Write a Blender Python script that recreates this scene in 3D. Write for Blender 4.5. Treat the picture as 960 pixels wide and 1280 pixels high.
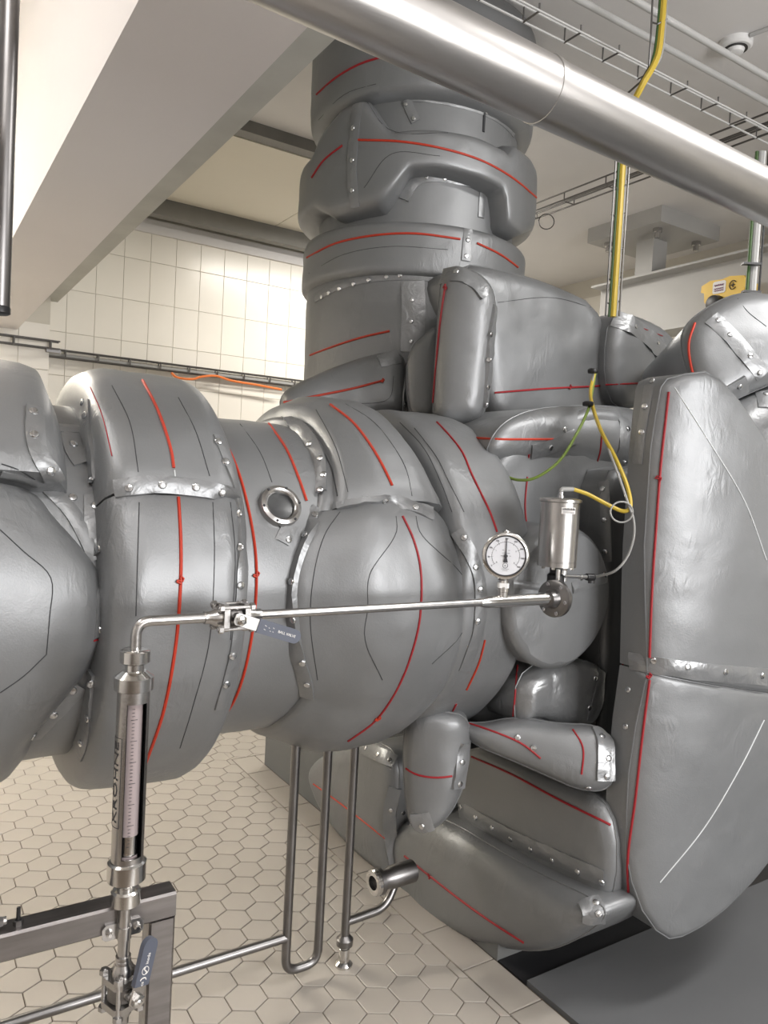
import bpy, math, random
import numpy as np
from mathutils import Vector, Matrix, noise
from mathutils.bvhtree import BVHTree
from mathutils.geometry import delaunay_2d_cdt

for o in list(bpy.data.objects): bpy.data.objects.remove(o)
S = bpy.context.scene
COL = S.collection
random.seed(7)

# ------------------------------------------------------------------ camera
FPX, PITCH, ROLL, YAW, EYE = 950.0, math.radians(-2.45), math.radians(3.05), math.radians(32.7), 1.40
fw = Vector((math.sin(YAW)*math.cos(PITCH), math.cos(YAW)*math.cos(PITCH), math.sin(PITCH)))
rt0 = Vector((math.cos(YAW), -math.sin(YAW), 0)); up0 = rt0.cross(fw)
rt = rt0*math.cos(ROLL)+up0*math.sin(ROLL); up = up0*math.cos(ROLL)-rt0*math.sin(ROLL)
CAM = Vector((0, 0, EYE)); HF = Vector((math.sin(YAW), math.cos(YAW), 0))
cd = bpy.data.cameras.new('camera'); cam = bpy.data.objects.new('camera', cd); COL.objects.link(cam)
cd.sensor_fit = 'VERTICAL'; cd.sensor_height = 36; cd.sensor_width = 27; cd.lens = 36*FPX/1280
cd.clip_start = .02
cam.matrix_world = Matrix(((rt.x, up.x, -fw.x, CAM.x), (rt.y, up.y, -fw.y, CAM.y), (rt.z, up.z, -fw.z, CAM.z), (0, 0, 0, 1)))
S.camera = cam

# ------------------------------------------------------------------ world, lights, exposure
W = bpy.data.worlds.new('world'); S.world = W; W.use_nodes = True
W.node_tree.nodes['Background'].inputs[0].default_value = (.75, .82, .9, 1)
W.node_tree.nodes['Background'].inputs[1].default_value = .25
S.view_settings.view_transform = 'Standard'; S.view_settings.look = 'None'
S.view_settings.gamma = 1; S.view_settings.use_curve_mapping = False
S.view_settings.exposure = 0.93

def area(name, loc, to, sx, sy, power, col):
    l = bpy.data.lights.new(name, 'AREA'); l.shape = 'RECTANGLE'; l.size = sx; l.size_y = sy
    l.energy = power; l.color = col
    o = bpy.data.objects.new(name, l); COL.objects.link(o); o.location = loc
    o.rotation_euler = (Vector(to)-Vector(loc)).to_track_quat('-Z', 'Y').to_euler()
    return o
area('window_daylight', (2.0, -2.5, 1.7), (1.3, 1.6, 1.1), 1.7, 1.5, 72, (1, .99, .99))
area('fluorescent_light_back', (-.6, 4.9, 3.1), (-.6, 4.9, 0), 1.5, .3, 80, (1, .94, .84))
area('fluorescent_light_aisle', (-.9, 1.9, 3.12), (-.9, 1.9, 0), .3, 1.5, 13, (1, .97, .94))
area('fill_light_front', (.1, -.6, 3.12), (.1, -.6, 0), 1.5, .3, 30, (1, .97, .95))  # unseen fill lamp, set to brighten the panels between drum and half disc
area('fluorescent_light_far', (2.75, 4.1, 3.1), (2.75, 4.1, 0), 1.3, .3, 34, (1, .95, .88))
area('fill_light_right', (2.7, .2, 3.12), (2.7, .2, 0), 1.5, .3, 34, (1, .98, .96))  # added unseen lamp, brightens the overhead pipe, column and right-hand jackets

# ------------------------------------------------------------------ pixel helpers (960 x 1280 frame)
def ray(x, y):
    d = rt*((x-480)/FPX)+up*(-(y-640)/FPX)+fw
    return d/d.dot(HF)
def at(x, y, Y): return CAM+ray(x, y)*Y
def on(x, y, ax, val):
    d = ray(x, y); return CAM+d*((val-CAM[ax])/d[ax])
def topx(P):
    d = Vector(P)-CAM; z = d.dot(fw); return 480+FPX*d.dot(rt)/z, 640-FPX*d.dot(up)/z

# ------------------------------------------------------------------ materials
def mat(name, col, rough=.5, metal=0., bump=0., bscale=40., var=0., vscale=6., spec=.5, emit=None, stretch=None, bump2=0., b2scale=9., alpha=None, trans=0., coat=0., crease=0.):
    m = bpy.data.materials.new(name); m.use_nodes = True; nt = m.node_tree; b = nt.nodes['Principled BSDF']
    b.inputs['Base Color'].default_value = (*col, 1); b.inputs['Roughness'].default_value = rough
    b.inputs['Metallic'].default_value = metal; b.inputs['Specular IOR Level'].default_value = spec
    b.inputs['Transmission Weight'].default_value = trans
    if coat: b.inputs['Coat Weight'].default_value = coat; b.inputs['Coat Roughness'].default_value = .2
    tc = nt.nodes.new('ShaderNodeTexCoord'); src = tc.outputs['Object']
    if stretch:
        mp = nt.nodes.new('ShaderNodeMapping'); mp.inputs['Scale'].default_value = stretch
        nt.links.new(src, mp.inputs['Vector']); src = mp.outputs['Vector']
    if var:
        n = nt.nodes.new('ShaderNodeTexNoise'); n.inputs['Scale'].default_value = vscale; n.inputs['Detail'].default_value = 5
        nt.links.new(src, n.inputs['Vector'])
        mr = nt.nodes.new('ShaderNodeMapRange'); mr.inputs[1].default_value = .3; mr.inputs[2].default_value = .7
        mr.inputs[3].default_value = 1-var; mr.inputs[4].default_value = 1+var
        nt.links.new(n.outputs['Fac'], mr.inputs[0])
        mx = nt.nodes.new('ShaderNodeVectorMath'); mx.operation = 'SCALE'; mx.inputs[0].default_value = col
        nt.links.new(mr.outputs[0], mx.inputs['Scale']); nt.links.new(mx.outputs[0], b.inputs['Base Color'])
    last = None
    for bs, sc in ((bump2, b2scale), (bump, bscale)):
        if bs:
            n = nt.nodes.new('ShaderNodeTexNoise'); n.inputs['Scale'].default_value = sc; n.inputs['Detail'].default_value = 4
            n.inputs['Distortion'].default_value = .6 if sc < 30 else 0
            nt.links.new(src, n.inputs['Vector'])
            bp = nt.nodes.new('ShaderNodeBump'); bp.inputs['Strength'].default_value = bs; bp.inputs['Distance'].default_value = .01
            nt.links.new(n.outputs['Fac'], bp.inputs['Height'])
            if last: nt.links.new(last.outputs[0], bp.inputs['Normal'])
            last = bp
    if crease:
        n1 = nt.nodes.new('ShaderNodeTexNoise'); n1.inputs['Scale'].default_value = 5.5; n1.inputs['Detail'].default_value = 2
        m1 = nt.nodes.new('ShaderNodeMapRange'); m1.interpolation_type = 'SMOOTHSTEP'; m1.inputs[1].default_value = .53; m1.inputs[2].default_value = .68
        n2 = nt.nodes.new('ShaderNodeTexNoise'); n2.inputs['Scale'].default_value = 42; n2.inputs['Detail'].default_value = 3; n2.inputs['Distortion'].default_value = 1.2
        mp2 = nt.nodes.new('ShaderNodeMapping'); mp2.inputs['Scale'].default_value = (1, 1, .35); mp2.inputs['Rotation'].default_value = (.6, .3, .2)
        mu = nt.nodes.new('ShaderNodeMath'); mu.operation = 'MULTIPLY'
        nt.links.new(src, n1.inputs['Vector']); nt.links.new(src, mp2.inputs['Vector']); nt.links.new(mp2.outputs[0], n2.inputs['Vector'])
        nt.links.new(n1.outputs['Fac'], m1.inputs[0]); nt.links.new(m1.outputs[0], mu.inputs[0]); nt.links.new(n2.outputs['Fac'], mu.inputs[1])
        bp = nt.nodes.new('ShaderNodeBump'); bp.inputs['Strength'].default_value = crease; bp.inputs['Distance'].default_value = .01
        nt.links.new(mu.outputs[0], bp.inputs['Height'])
        if last: nt.links.new(last.outputs[0], bp.inputs['Normal'])
        last = bp
    if last: nt.links.new(last.outputs[0], b.inputs['Normal'])
    if emit: b.inputs['Emission Color'].default_value = (*col, 1); b.inputs['Emission Strength'].default_value = emit
    return m
M = dict(
    fabric=mat('jacket_fabric', (.225, .231, .236), .43, .45, bump=.05, bscale=260, var=.05, vscale=3, bump2=.16, b2scale=6, crease=.26),
    flap=mat('flap_fabric', (.245, .251, .256), .37, .5, bump=.05, bscale=260, var=.06, vscale=5, bump2=.35, b2scale=22),
    crinkle=mat('crinkled_fabric', (.28, .286, .291), .33, .55, bump=.05, bscale=260, bump2=.7, b2scale=14),
    red=mat('red_piping', (.46, .030, .008), .6), crimson=mat('crimson_piping', (.30, .008, .014), .6),
    stitch=mat('dark_stitching', (.035, .037, .04), .7), thread=mat('pale_stitching', (.6, .62, .63), .6),
    snap=mat('snap_steel', (.62, .63, .64), .22, 1.), black=mat('black_plastic', (.012, .012, .013), .4),
    steel=mat('stainless_steel', (.50, .49, .48), .27, 1., bump=.02, bscale=120, var=.08, vscale=20),
    bright=mat('polished_steel', (.66, .65, .63), .16, 1., var=.05, vscale=15),
    dull=mat('dull_pipe_steel', (.22, .213, .21), .34, 1., var=.12, vscale=14),
    frame=mat('frame_steel', (.27, .255, .25), .36, 1., var=.14, vscale=9, stretch=(1, 8, 8)),
    duct=mat('duct_steel', (.50, .485, .47), .33, 1., bump=.03, bscale=18, var=.10, vscale=7, stretch=(.6, 3, 3)),
    floorgrout=mat('floor_grout', (.10, .075, .055), .9), tile=mat('floor_tile_glaze', (.35, .320, .282), .36, var=.05, vscale=3, bump=.02, bscale=30),
    walltile=mat('wall_tile_glaze', (.83, .80, .73), .25, var=.02, vscale=2), wallgrout=mat('wall_grout', (.62, .59, .52), .9),
    plaster=mat('white_plaster', (.74, .725, .715), .9, bump=.05, bscale=50, var=.03, vscale=1.5),
    beam=mat('beam_plaster', (.82, .79, .78), .9, bump=.04, bscale=40, var=.03, vscale=1.2),
    cream=mat('cream_panel', (.74, .70, .60), .7, var=.02, vscale=2), greybar=mat('grey_painted_bar', (.21, .205, .19), .6, var=.06, vscale=8),
    edge=mat('grey_plaster_strip', (.50, .50, .46), .85, bump=.08, bscale=35, var=.08, vscale=6),
    plinth=mat('grey_plinth_paint', (.14, .143, .14), .75, var=.06, vscale=3), pad=mat('dark_floor_paint', (.10, .103, .107), .7, var=.05, vscale=2),
    ibeam=mat('ibeam_paint', (.40, .395, .38), .5, var=.04, vscale=3), yellow=mat('yellow_paint', (.72, .47, .06), .45, var=.06, vscale=9),
    ycable=mat('yellow_cable', (.50, .36, .04), .4), gcable=mat('green_yellow_cable', (.15, .22, .035), .45), greycable=mat('grey_cable', (.30, .30, .29), .5),
    dgreen=mat('green_cable', (.04, .09, .02), .45), orange=mat('orange_cable', (.75, .20, .05), .5), wire=mat('wire_tray_zinc', (.16, .155, .15), .4, .8),
    conduit=mat('grey_conduit', (.50, .50, .49), .45), white=mat('white_enamel', (.78, .78, .77), .4), dial=mat('dial_face', (.66, .67, .70), .45),
    ink=mat('dark_ink', (.03, .03, .035), .6), grip=mat('blue_grey_grip', (.085, .095, .125), .5), glass=mat('dark_sight_glass', (.02, .022, .024), .08, bump=.3, bscale=220, coat=.6),
    meter=mat('meter_glass_tube', (.40, .34, .34), .15, .2), paper=mat('label_white', (.75, .73, .71), .6), casing_dark=mat('dark_casing_fabric', (.13, .133, .136), .5, .3, bump2=.3, b2scale=9),
    inkblue=mat('label_ink', (.25, .10, .18), .6), openh_shade=mat('housing_and_shade_black', (.01, .01, .012), .5))  # black of the meter housing, also the shade painted under the machine

# ------------------------------------------------------------------ mesh building
class MB:
    def __init__(s): s.V = []; s.F = []
    def add(s, vs, fs):
        b = len(s.V); s.V += [Vector(v) for v in vs]; s.F += [tuple(b+i for i in f) for f in fs]; return s
    def obox(s, c, ax, h, bev=0.):
        c = Vector(c); ax = [Vector(a).normalized() for a in ax]
        if bev <= 0:
            vs = [c+ax[0]*h[0]*i+ax[1]*h[1]*j+ax[2]*h[2]*k for i in (-1, 1) for j in (-1, 1) for k in (-1, 1)]
            return s.add(vs, [(0, 1, 3, 2), (4, 6, 7, 5), (0, 4, 5, 1), (2, 3, 7, 6), (0, 2, 6, 4), (1, 5, 7, 3)])
        # chamfer around the third axis
        p = []
        for i, j in ((-1, -1), (1, -1), (1, 1), (-1, 1)):
            a = (i*(h[0]-bev), j*h[1]); b = (i*h[0], j*(h[1]-bev))
            p += [b, a] if i*j > 0 else [a, b]
        n = len(p); vs = [c+ax[0]*q[0]+ax[1]*q[1]+ax[2]*h[2]*k for k in (-1, 1) for q in p]
        return s.add(vs, [tuple(range(n-1, -1, -1)), tuple(range(n, 2*n))]+[(i, (i+1) % n, n+(i+1) % n, n+i) for i in range(n)])
    def box(s, lo, hi): 
        lo, hi = Vector(lo), Vector(hi)
        return s.obox((lo+hi)/2, ((1, 0, 0), (0, 1, 0), (0, 0, 1)), (hi-lo)/2)
    def lathe(s, o, axis, prof, n=24, ref=None, a0=0., a1=2*math.pi, cap=True):
        o = Vector(o); ax = Vector(axis).normalized()
        r = Vector(ref) if ref else (Vector((0, 0, 1)) if abs(ax.z) < .9 else Vector((1, 0, 0)))
        e1 = (r-ax*r.dot(ax)).normalized(); e2 = ax.cross(e1)
        full = abs(a1-a0-2*math.pi) < 1e-6; na = n if full else n+1
        b = len(s.V)
        for t, rr in prof:
            for k in range(na):
                a = a0+(a1-a0)*k/n
                s.V.append(o+ax*t+(e1*math.cos(a)+e2*math.sin(a))*rr)
        for i in range(len(prof)-1):
            for k in range(n):
                k2 = (k+1) % na
                s.F.append((b+i*na+k, b+i*na+k2, b+(i+1)*na+k2, b+(i+1)*na+k))
        if cap and full:
            s.F.append(tuple(b+k for k in range(na-1, -1, -1))); q = b+(len(prof)-1)*na; s.F.append(tuple(q+k for k in range(na)))
        return s
    def tube(s, pts, r, n=10, closed=False, caps=True):
        pts = [Vector(p) for p in pts]; m = len(pts); b = len(s.V)
        t0 = (pts[1]-pts[0]).normalized(); e = t0.orthogonal().normalized()
        for i in range(m):
            a = pts[(i-1) % m] if closed or i > 0 else pts[i]; c = pts[(i+1) % m] if closed or i < m-1 else pts[i]
            t = (c-a).normalized(); e = (e-t*e.dot(t)).normalized(); f = t.cross(e)
            rr = r[i] if isinstance(r, (list, tuple)) else r
            s.V += [pts[i]+(e*math.cos(2*math.pi*k/n)+f*math.sin(2*math.pi*k/n))*rr for k in range(n)]
        for i in range(m if closed else m-1):
            j = (i+1) % m
            for k in range(n): s.F.append((b+i*n+k, b+i*n+(k+1) % n, b+j*n+(k+1) % n, b+j*n+k))
        if caps and not closed:
            s.F.append(tuple(b+k for k in range(n-1, -1, -1))); q = b+(m-1)*n; s.F.append(tuple(q+k for k in range(n)))
        return s
    def prism(s, pts, n, th):
        pts = [Vector(p) for p in pts]; n = Vector(n).normalized(); m = len(pts)
        return s.add(pts+[p-n*th for p in pts], [tuple(range(m)), tuple(range(2*m-1, m-1, -1))]+[(i, m+i, m+(i+1) % m, (i+1) % m) for i in range(m)])
    def build(s, name, material, parent=None, sharp=35, smooth=True):
        me = bpy.data.meshes.new(name); me.from_pydata([tuple(v) for v in s.V], [], s.F); me.validate()
        me.materials.append(M[material] if isinstance(material, str) else material)
        import bmesh
        bm = bmesh.new(); bm.from_mesh(me); bmesh.ops.recalc_face_normals(bm, faces=bm.faces); bm.to_mesh(me); bm.free()
        if smooth:
            me.polygons.foreach_set('use_smooth', [True]*len(me.polygons)); me.set_sharp_from_angle(angle=math.radians(sharp))
        o = bpy.data.objects.new(name, me); COL.objects.link(o)
        if parent: o.parent = parent; o.location = -wl(parent)
        return o
def wl(o):
    l = Vector(o.location)
    while o.parent: o = o.parent; l = l+Vector(o.location)
    return l
def thing(name, label, cat, loc, group=None):
    o = bpy.data.objects.new(name, None); COL.objects.link(o); o.location = loc; o.empty_display_size = .05
    o['label'] = label; o['category'] = cat
    if group: o['group'] = group
    return o
def tag(o, label, cat, group=None):
    o['label'] = label; o['category'] = cat
    if group: o['group'] = group
    return o
def struct(o, label=None, cat=None):
    o['kind'] = 'structure'
    if label: o['label'] = label
    if cat: o['category'] = cat
    return o
def fillet(pts, rad, n=7):
    pts = [Vector(p) for p in pts]; out = [pts[0]]
    for i in range(1, len(pts)-1):
        p, a, c = pts[i], pts[i-1], pts[i+1]; u = (a-p); w = (c-p)
        d = min(rad, u.length*.48, w.length*.48); A = p+u.normalized()*d; B = p+w.normalized()*d
        for k in range(n+1):
            t = k/n; out.append(A*(1-t)**2+p*2*t*(1-t)+B*t*t)
    out.append(pts[-1]); return out
def catmull(pts, per=8):
    pts = [Vector(p) for p in pts]; P = [pts[0]*2-pts[1]]+pts+[pts[-1]*2-pts[-2]]; out = []
    for i in range(1, len(P)-2):
        a, b, c, d = P[i-1:i+3]
        for k in range(per):
            t = k/per; out.append(.5*((2*b)+(c-a)*t+(2*a-5*b+4*c-d)*t*t+(3*b-a-3*c+d)*t**3))
    out.append(P[-2]); return out
def text_mesh(txt, size, font_ext=.0004):
    c = bpy.data.curves.new('lettering', 'FONT'); c.body = txt; c.size = size; c.extrude = font_ext; c.align_x = 'CENTER'; c.align_y = 'CENTER'; c.resolution_u = 2
    o = bpy.data.objects.new('lettering', c); COL.objects.link(o)
    dg = bpy.context.evaluated_depsgraph_get(); me = bpy.data.meshes.new_from_object(o.evaluated_get(dg))
    vs = [v.co.copy() for v in me.vertices]; fs = [tuple(p.vertices) for p in me.polygons]
    bpy.data.objects.remove(o); bpy.data.curves.remove(c); bpy.data.meshes.remove(me)
    return vs, fs
def place_text(name, txt, size, o, ex, ey, material, parent, sx=1.):
    vs, fs = text_mesh(txt, size); ex = Vector(ex).normalized(); ey = Vector(ey).normalized(); ez = ex.cross(ey)
    return MB().add([Vector(o)+ex*v.x*sx+ey*v.y+ez*v.z for v in vs], fs).build(name, material, parent, smooth=False)

# ------------------------------------------------------------------ quilted jackets
ALLB = []
SNAP_ME = None
def snap_mesh():
    global SNAP_ME
    if SNAP_ME is None:
        mb = MB().lathe((0, 0, 0), (0, 0, 1), [(-.002, .0085), (.0012, .0088), (.0032, .0075), (.0042, .004)], 10)
        o = mb.build('snap', 'snap'); SNAP_ME = o.data; bpy.data.objects.remove(o)
    return SNAP_ME
def raycast(x, y, trees):
    d = ray(x, y).normalized(); best = None
    for t in trees:
        h = t.ray_cast(CAM, d, 12)
        if h[0] is not None and (best is None or h[3] < best[2]):
            n = h[1] if h[1].dot(d) < 0 else -h[1]; best = (h[0], n, h[3])
    return best
def densify(pp, step=5.):
    pts = catmull([Vector((p[0], p[1], 0)) for p in pp], 10); out = [pts[0]]
    for p in pts[1:]:
        if (p-out[-1]).length >= step: out.append(p)
    if (pts[-1]-out[-1]).length > 1: out.append(pts[-1])
    return out
class Jacket:
    def __init__(s, name, label, cat='insulation jacket'):
        s.name, s.label, s.cat = name, label, cat; s.tr = []; s.ftr = []; s.root = None
    def start(s, V):
        lo = Vector((sum(v.x for v in V)/len(V), sum(v.y for v in V)/len(V), min(v.z for v in V)))
        s.root = thing(s.name, s.label, s.cat, lo)
    def shell(s, mb, material='fabric', name='shell', sharp=60):
        if s.root is None: s.start(mb.V)
        o = mb.build(name, material, s.root, sharp=sharp)
        t = BVHTree.FromPolygons(mb.V, mb.F); s.tr.append(t); ALLB.append(t); return o
    def drape(s, pp, step=5., trees=None):
        out = []; miss = 0; trees = trees or s.tr
        for p in densify(pp, step):
            h = raycast(p.x, p.y, trees)
            if h: out.append(h)
            else: miss += 1
        if miss > 2 or len(out) < 3: print('DRAPE', s.label, 'miss', miss, 'hit', len(out), pp[0])
        # drop jumps in depth
        res = out[:1]
        for h in out[1:]:
            if (h[0]-res[-1][0]).length < .12: res.append(h)
        return res
    def line(s, pp, material='red', r=.0034, name=None):
        h = s.drape(pp, trees=s.tr+s.ftr if material == 'thread' else None)
        if len(h) < 3: return
        pts = [a+n*r*.35 for a, n, _ in h]
        for _ in range(1): pts = [pts[0]]+[(pts[i-1]+pts[i]*2+pts[i+1])/4 for i in range(1, len(pts)-1)]+[pts[-1]]
        nm = name or {'red': 'red_seam', 'crimson': 'red_seam', 'stitch': 'stitch_line', 'thread': 'stitch_line'}[material]
        MB().tube(pts, r, 6).build(nm, material, s.root)
    def stitch(s, *pps):
        for pp in pps: s.line(pp, 'stitch', .0010)
    def flap(s, pp, w=.042, material='flap', lift=.005, wav=.0025, name='flap', wide=False):
        h = s.drape(pp, 6., ALLB if wide else None)
        if len(h) < 3: return
        P = [a for a, n, _ in h]; N = [n for a, n, _ in h]
        for _ in range(2):
            P = [P[0]]+[(P[i-1]+P[i]*2+P[i+1])/4 for i in range(1, len(P)-1)]+[P[-1]]
            N = [N[0]]+[(N[i-1]+N[i]+N[i+1]).normalized() for i in range(1, len(N)-1)]+[N[-1]]
        V = []; F = []; K = 5
        for i, (p, n) in enumerate(zip(P, N)):
            t = (P[min(i+1, len(P)-1)]-P[max(i-1, 0)]).normalized(); b = t.cross(n).normalized()
            for k in range(K):
                c = (k/(K-1)-.5)*2
                wob = (noise.noise(p*30+Vector((0, 0, k*.5)))*.8+.3*noise.noise(p*75))*wav*(.6+abs(c))
                V.append(p+b*c*w/2*(1+.06*noise.noise(p*20))+n*(lift*(1-.5*c*c)+wob+.001))
            for k in range(K):
                c = (k/(K-1)-.5)*2; V.append(p+b*c*w/2-n*.010)
        m = 2*K
        for i in range(len(P)-1):
            for k in range(K-1):
                F.append((i*m+k, i*m+k+1, (i+1)*m+k+1, (i+1)*m+k)); F.append((i*m+K+k, (i+1)*m+K+k, (i+1)*m+K+k+1, i*m+K+k+1))
            F.append((i*m, (i+1)*m, (i+1)*m+K, i*m+K)); F.append((i*m+K-1, i*m+2*K-1, (i+1)*m+2*K-1, (i+1)*m+K-1))
        L = (len(P)-1)*m
        F.append(tuple(range(K))+tuple(range(2*K-1, K-1, -1))); F.append(tuple(L+i for i in range(K))+tuple(L+i for i in range(2*K-1, K-1, -1)))
        mb = MB().add(V, F); mb.build(name, material, s.root, sharp=50)
        s.ftr.append(BVHTree.FromPolygons(mb.V, mb.F))
    def snaps(s, pts, sc=1.):
        for x, y in pts:
            h = raycast(x, y, s.tr+s.ftr) or raycast(x, y, ALLB)
            if not h: print('SNAP miss', s.label, x, y); continue
            o = bpy.data.objects.new('snap', snap_mesh()); COL.objects.link(o); o.parent = s.root
            o.location = h[0]-Vector(s.root.location); o.rotation_euler = h[1].to_track_quat('Z', 'Y').to_euler(); o.scale = (sc, sc, sc)
    def tab(s, x, y, material='red', w=.012):
        h = raycast(x, y, s.tr)
        if not h: return
        n = h[1]; a = n.orthogonal().normalized(); b = n.cross(a)
        mb = MB(); mb.tube([h[0]+a*w*math.cos(k*.9)*.6+b*w*math.sin(k*1.7)*.5+n*(.003+.001*(k % 3)) for k in range(9)], .0022, 5)
        mb.build('thread_knot', material, s.root)
def inside(p, poly):
    x, y = p; r = False; n = len(poly); j = n-1
    for i in range(n):
        a, b = poly[i], poly[j]
        if (a[1] > y) != (b[1] > y) and x < (b[0]-a[0])*(y-a[1])/(b[1]-a[1])+a[0]: r = not r
        j = i
    return r
def pad_mesh(outline, plane, bulge=.05, edge=.06, thick=.15, res=.024, dome=.0, wr=.004, grooves=(), ws=7., soft=2, cyl=None):
    """outline in pixels laid on a plane (axis, value) or (px, py, depth, normal); inflated towards the viewer's side, walls behind."""
    if len(plane) == 2:
        ax, val = plane; n = Vector((0, 0, 0)); n[ax] = -1.; O = Vector((0, 0, 0)); O[ax] = val
    else:
        O = at(plane[0], plane[1], plane[2]); n = Vector(plane[3]).normalized()
    def hitp(x, y):
        d = ray(x, y); return CAM+d*((O-CAM).dot(n)/d.dot(n))
    e1 = Vector((0, 0, 1)).cross(n).normalized(); e2 = n.cross(e1)
    pp = [Vector((p[0], p[1])) for p in outline]
    for _ in range(soft):
        q = []
        for i in range(len(pp)):
            a, b = pp[i], pp[(i+1) % len(pp)]; q += [a*.75+b*.25, a*.25+b*.75]
        pp = q
    P2 = []
    for p in pp:
        w = hitp(p.x, p.y)-O; P2.append((w.dot(e1), w.dot(e2)))
    # resample
    R2 = []
    for i in range(len(P2)):
        a = np.array(P2[i]); b = np.array(P2[(i+1) % len(P2)]); L = np.linalg.norm(b-a); k = max(1, int(L/res+.5))
        for t in range(k): R2.append(tuple(a+(b-a)*t/k))
    nb = len(R2); B = np.array(R2); B2 = np.roll(B, -1, 0)
    def dist(pts):
        pts = np.asarray(pts)[:, None, :]; ab = (B2-B)[None]; ap = pts-B[None]
        t = np.clip((ap*ab).sum(2)/np.maximum((ab*ab).sum(2), 1e-12), 0, 1); return np.sqrt(((ap-ab*t[..., None])**2).sum(2)).min(1)
    x0, y0 = B.min(0); x1, y1 = B.max(0); G = []
    j = 0; yy = y0
    while yy < y1:
        xx = x0+(res/2 if j % 2 else 0)
        while xx < x1:
            if inside((xx, yy), R2): G.append((xx, yy))
            xx += res
        yy += res*.866; j += 1
    if G:
        ed_ = edge*.62; dg = dist(G); G = [g for g, d in zip(G, dg) if d > ed_*.85+res*.35]
        area2 = sum(B[i][0]*B2[i][1]-B2[i][0]*B[i][1] for i in range(nb)); sg = 1 if area2 > 0 else -1
        tg = np.roll(B, -1, 0)-np.roll(B, 1, 0); tg /= np.maximum(np.linalg.norm(tg, axis=1), 1e-9)[:, None]; inw = np.stack([-tg[:, 1], tg[:, 0]], 1)*sg
        for q in (.10, .28, .55, .85):
            C_ = B+inw*ed_*q; dc_ = dist(C_)
            G += [tuple(c) for c, d in zip(C_, dc_) if d > ed_*q*.9 and inside(c, R2)]
    # extra rings near the rim so the roll-over stays round
    allp = R2+G
    vs, es, fs, ov, oe, of = delaunay_2d_cdt([Vector(p) for p in allp], [], [list(range(nb))], 1, 1e-7)
    pts = np.array([(v.x, v.y) for v in vs]); d = dist(pts); dm = d.max()
    edge *= .62; t = np.clip(d/edge, 0, 1); h = bulge*.72*np.clip(1-(1-t)**2.4, 0, 1)**.6+(dome+bulge*.25)*(1-(1-d/dm)**2)
    if cyl:
        c = (pts[:, 0]-(x0+x1)/2)/((x1-x0)/2) if cyl[0] == 'x' else (pts[:, 1]-(y0+y1)/2)/((y1-y0)/2)
        h = h+cyl[1]*np.sqrt(np.clip(1-(c*.97)**2, 0, 1))
    for gr in grooves:
        g2 = [];
        for p in gr:
            w = hitp(*p)-O; g2.append((w.dot(e1), w.dot(e2)))
        g2 = np.array(g2); a = g2[:-1][None]; ab = (g2[1:]-g2[:-1])[None]; ap = pts[:, None]-a
        tt = np.clip((ap*ab).sum(2)/np.maximum((ab*ab).sum(2), 1e-9), 0, 1); dd = np.sqrt(((ap-ab*tt[..., None])**2).sum(2)).min(1)
        h = h-.010*np.exp(-(dd/.02)**2)*(d > .01)
    V = []
    for (a, b), hh, dd in zip(pts, h, d):
        w = O+e1*a+e2*b; k = min(1, dd/.03)
        V.append(w+n*(hh+k*wr*(noise.noise(w*ws)+.5*noise.noise(w*ws*2.6))))
    F = [tuple(f) for f in fs]; N = len(V)
    bidx = list(range(nb)); inv = {}
    for i, o in enumerate(ov):
        for q in o: inv[q] = i
    bl = [inv.get(i, i) for i in range(nb)]
    for w in (.5, 1.):
        base = len(V); ins = 1.
        for i in bl:
            q = V[i] if w == .5 else V[i]
            a, b = pts[i]; V.append(O+e1*a+e2*b-n*thick*w)
        prev = bl if w == .5 else list(range(base-nb, base)); cur = list(range(base, base+nb))
        for i in range(nb): F.append((prev[i], prev[(i+1) % nb], cur[(i+1) % nb], cur[i]))
    F.append(tuple(cur)); mbo = MB().add(V, F); mbo.rim = [V[i]+n*.002 for i in bl]; return mbo
def rev_mesh(o, axis, e1, tr, rf, a0, a1, na=60, ns=18, depth=.05, puff=.02, wr=.004, ws=6., endcap=True):
    """shell around an axis; tr(theta) -> (t0, t1); rf(s, theta) -> radius; theta measured from e1 towards e2."""
    o = Vector(o); ax = Vector(axis).normalized(); e1 = Vector(e1).normalized(); e2 = e1.cross(ax) if e1.cross(ax).z >= 0 else ax.cross(e1)
    full = abs(a1-a0) > 359.9; V = []; F = []; cols = na if full else na+1
    for layer in (0, 1):
        for k in range(cols):
            th = math.radians(a0+(a1-a0)*k/na); t0, t1 = tr(math.degrees(th)); ed = min(k, na-k)*abs(a1-a0)/na
            pf = 0 if full else puff*(1-math.sqrt(max(0, 1-(1-min(1, ed/7.))**2)))
            for j in range(ns+1):
                s = j/ns; r = rf(s, math.degrees(th))-pf
                if layer: r = min(r, rf(0, math.degrees(th)), rf(1, math.degrees(th)))-depth
                p = o+ax*(t0+(t1-t0)*s)+(e1*math.cos(th)+e2*math.sin(th))*r
                if not layer:
                    p = p+(e1*math.cos(th)+e2*math.sin(th))*wr*(noise.noise(p*ws)+.5*noise.noise(p*ws*2.7))*min(1, 6*s+.1, 6*(1-s)+.1)
                V.append(p)
    m = ns+1; L = cols*m
    for k in range(na):
        k2 = (k+1) % cols
        for j in range(ns):
            F.append((k*m+j, k2*m+j, k2*m+j+1, k*m+j+1)); F.append((L+k*m+j, L+k*m+j+1, L+k2*m+j+1, L+k2*m+j))
        F.append((k*m, L+k*m, L+k2*m, k2*m)); F.append((k*m+ns, k2*m+ns, L+k2*m+ns, L+k*m+ns))
    if not full:
        for k in (0, na):
            for j in range(ns): F.append((k*m+j, k*m+j+1, L+k*m+j+1, L+k*m+j))
    return MB().add(V, F)
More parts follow.
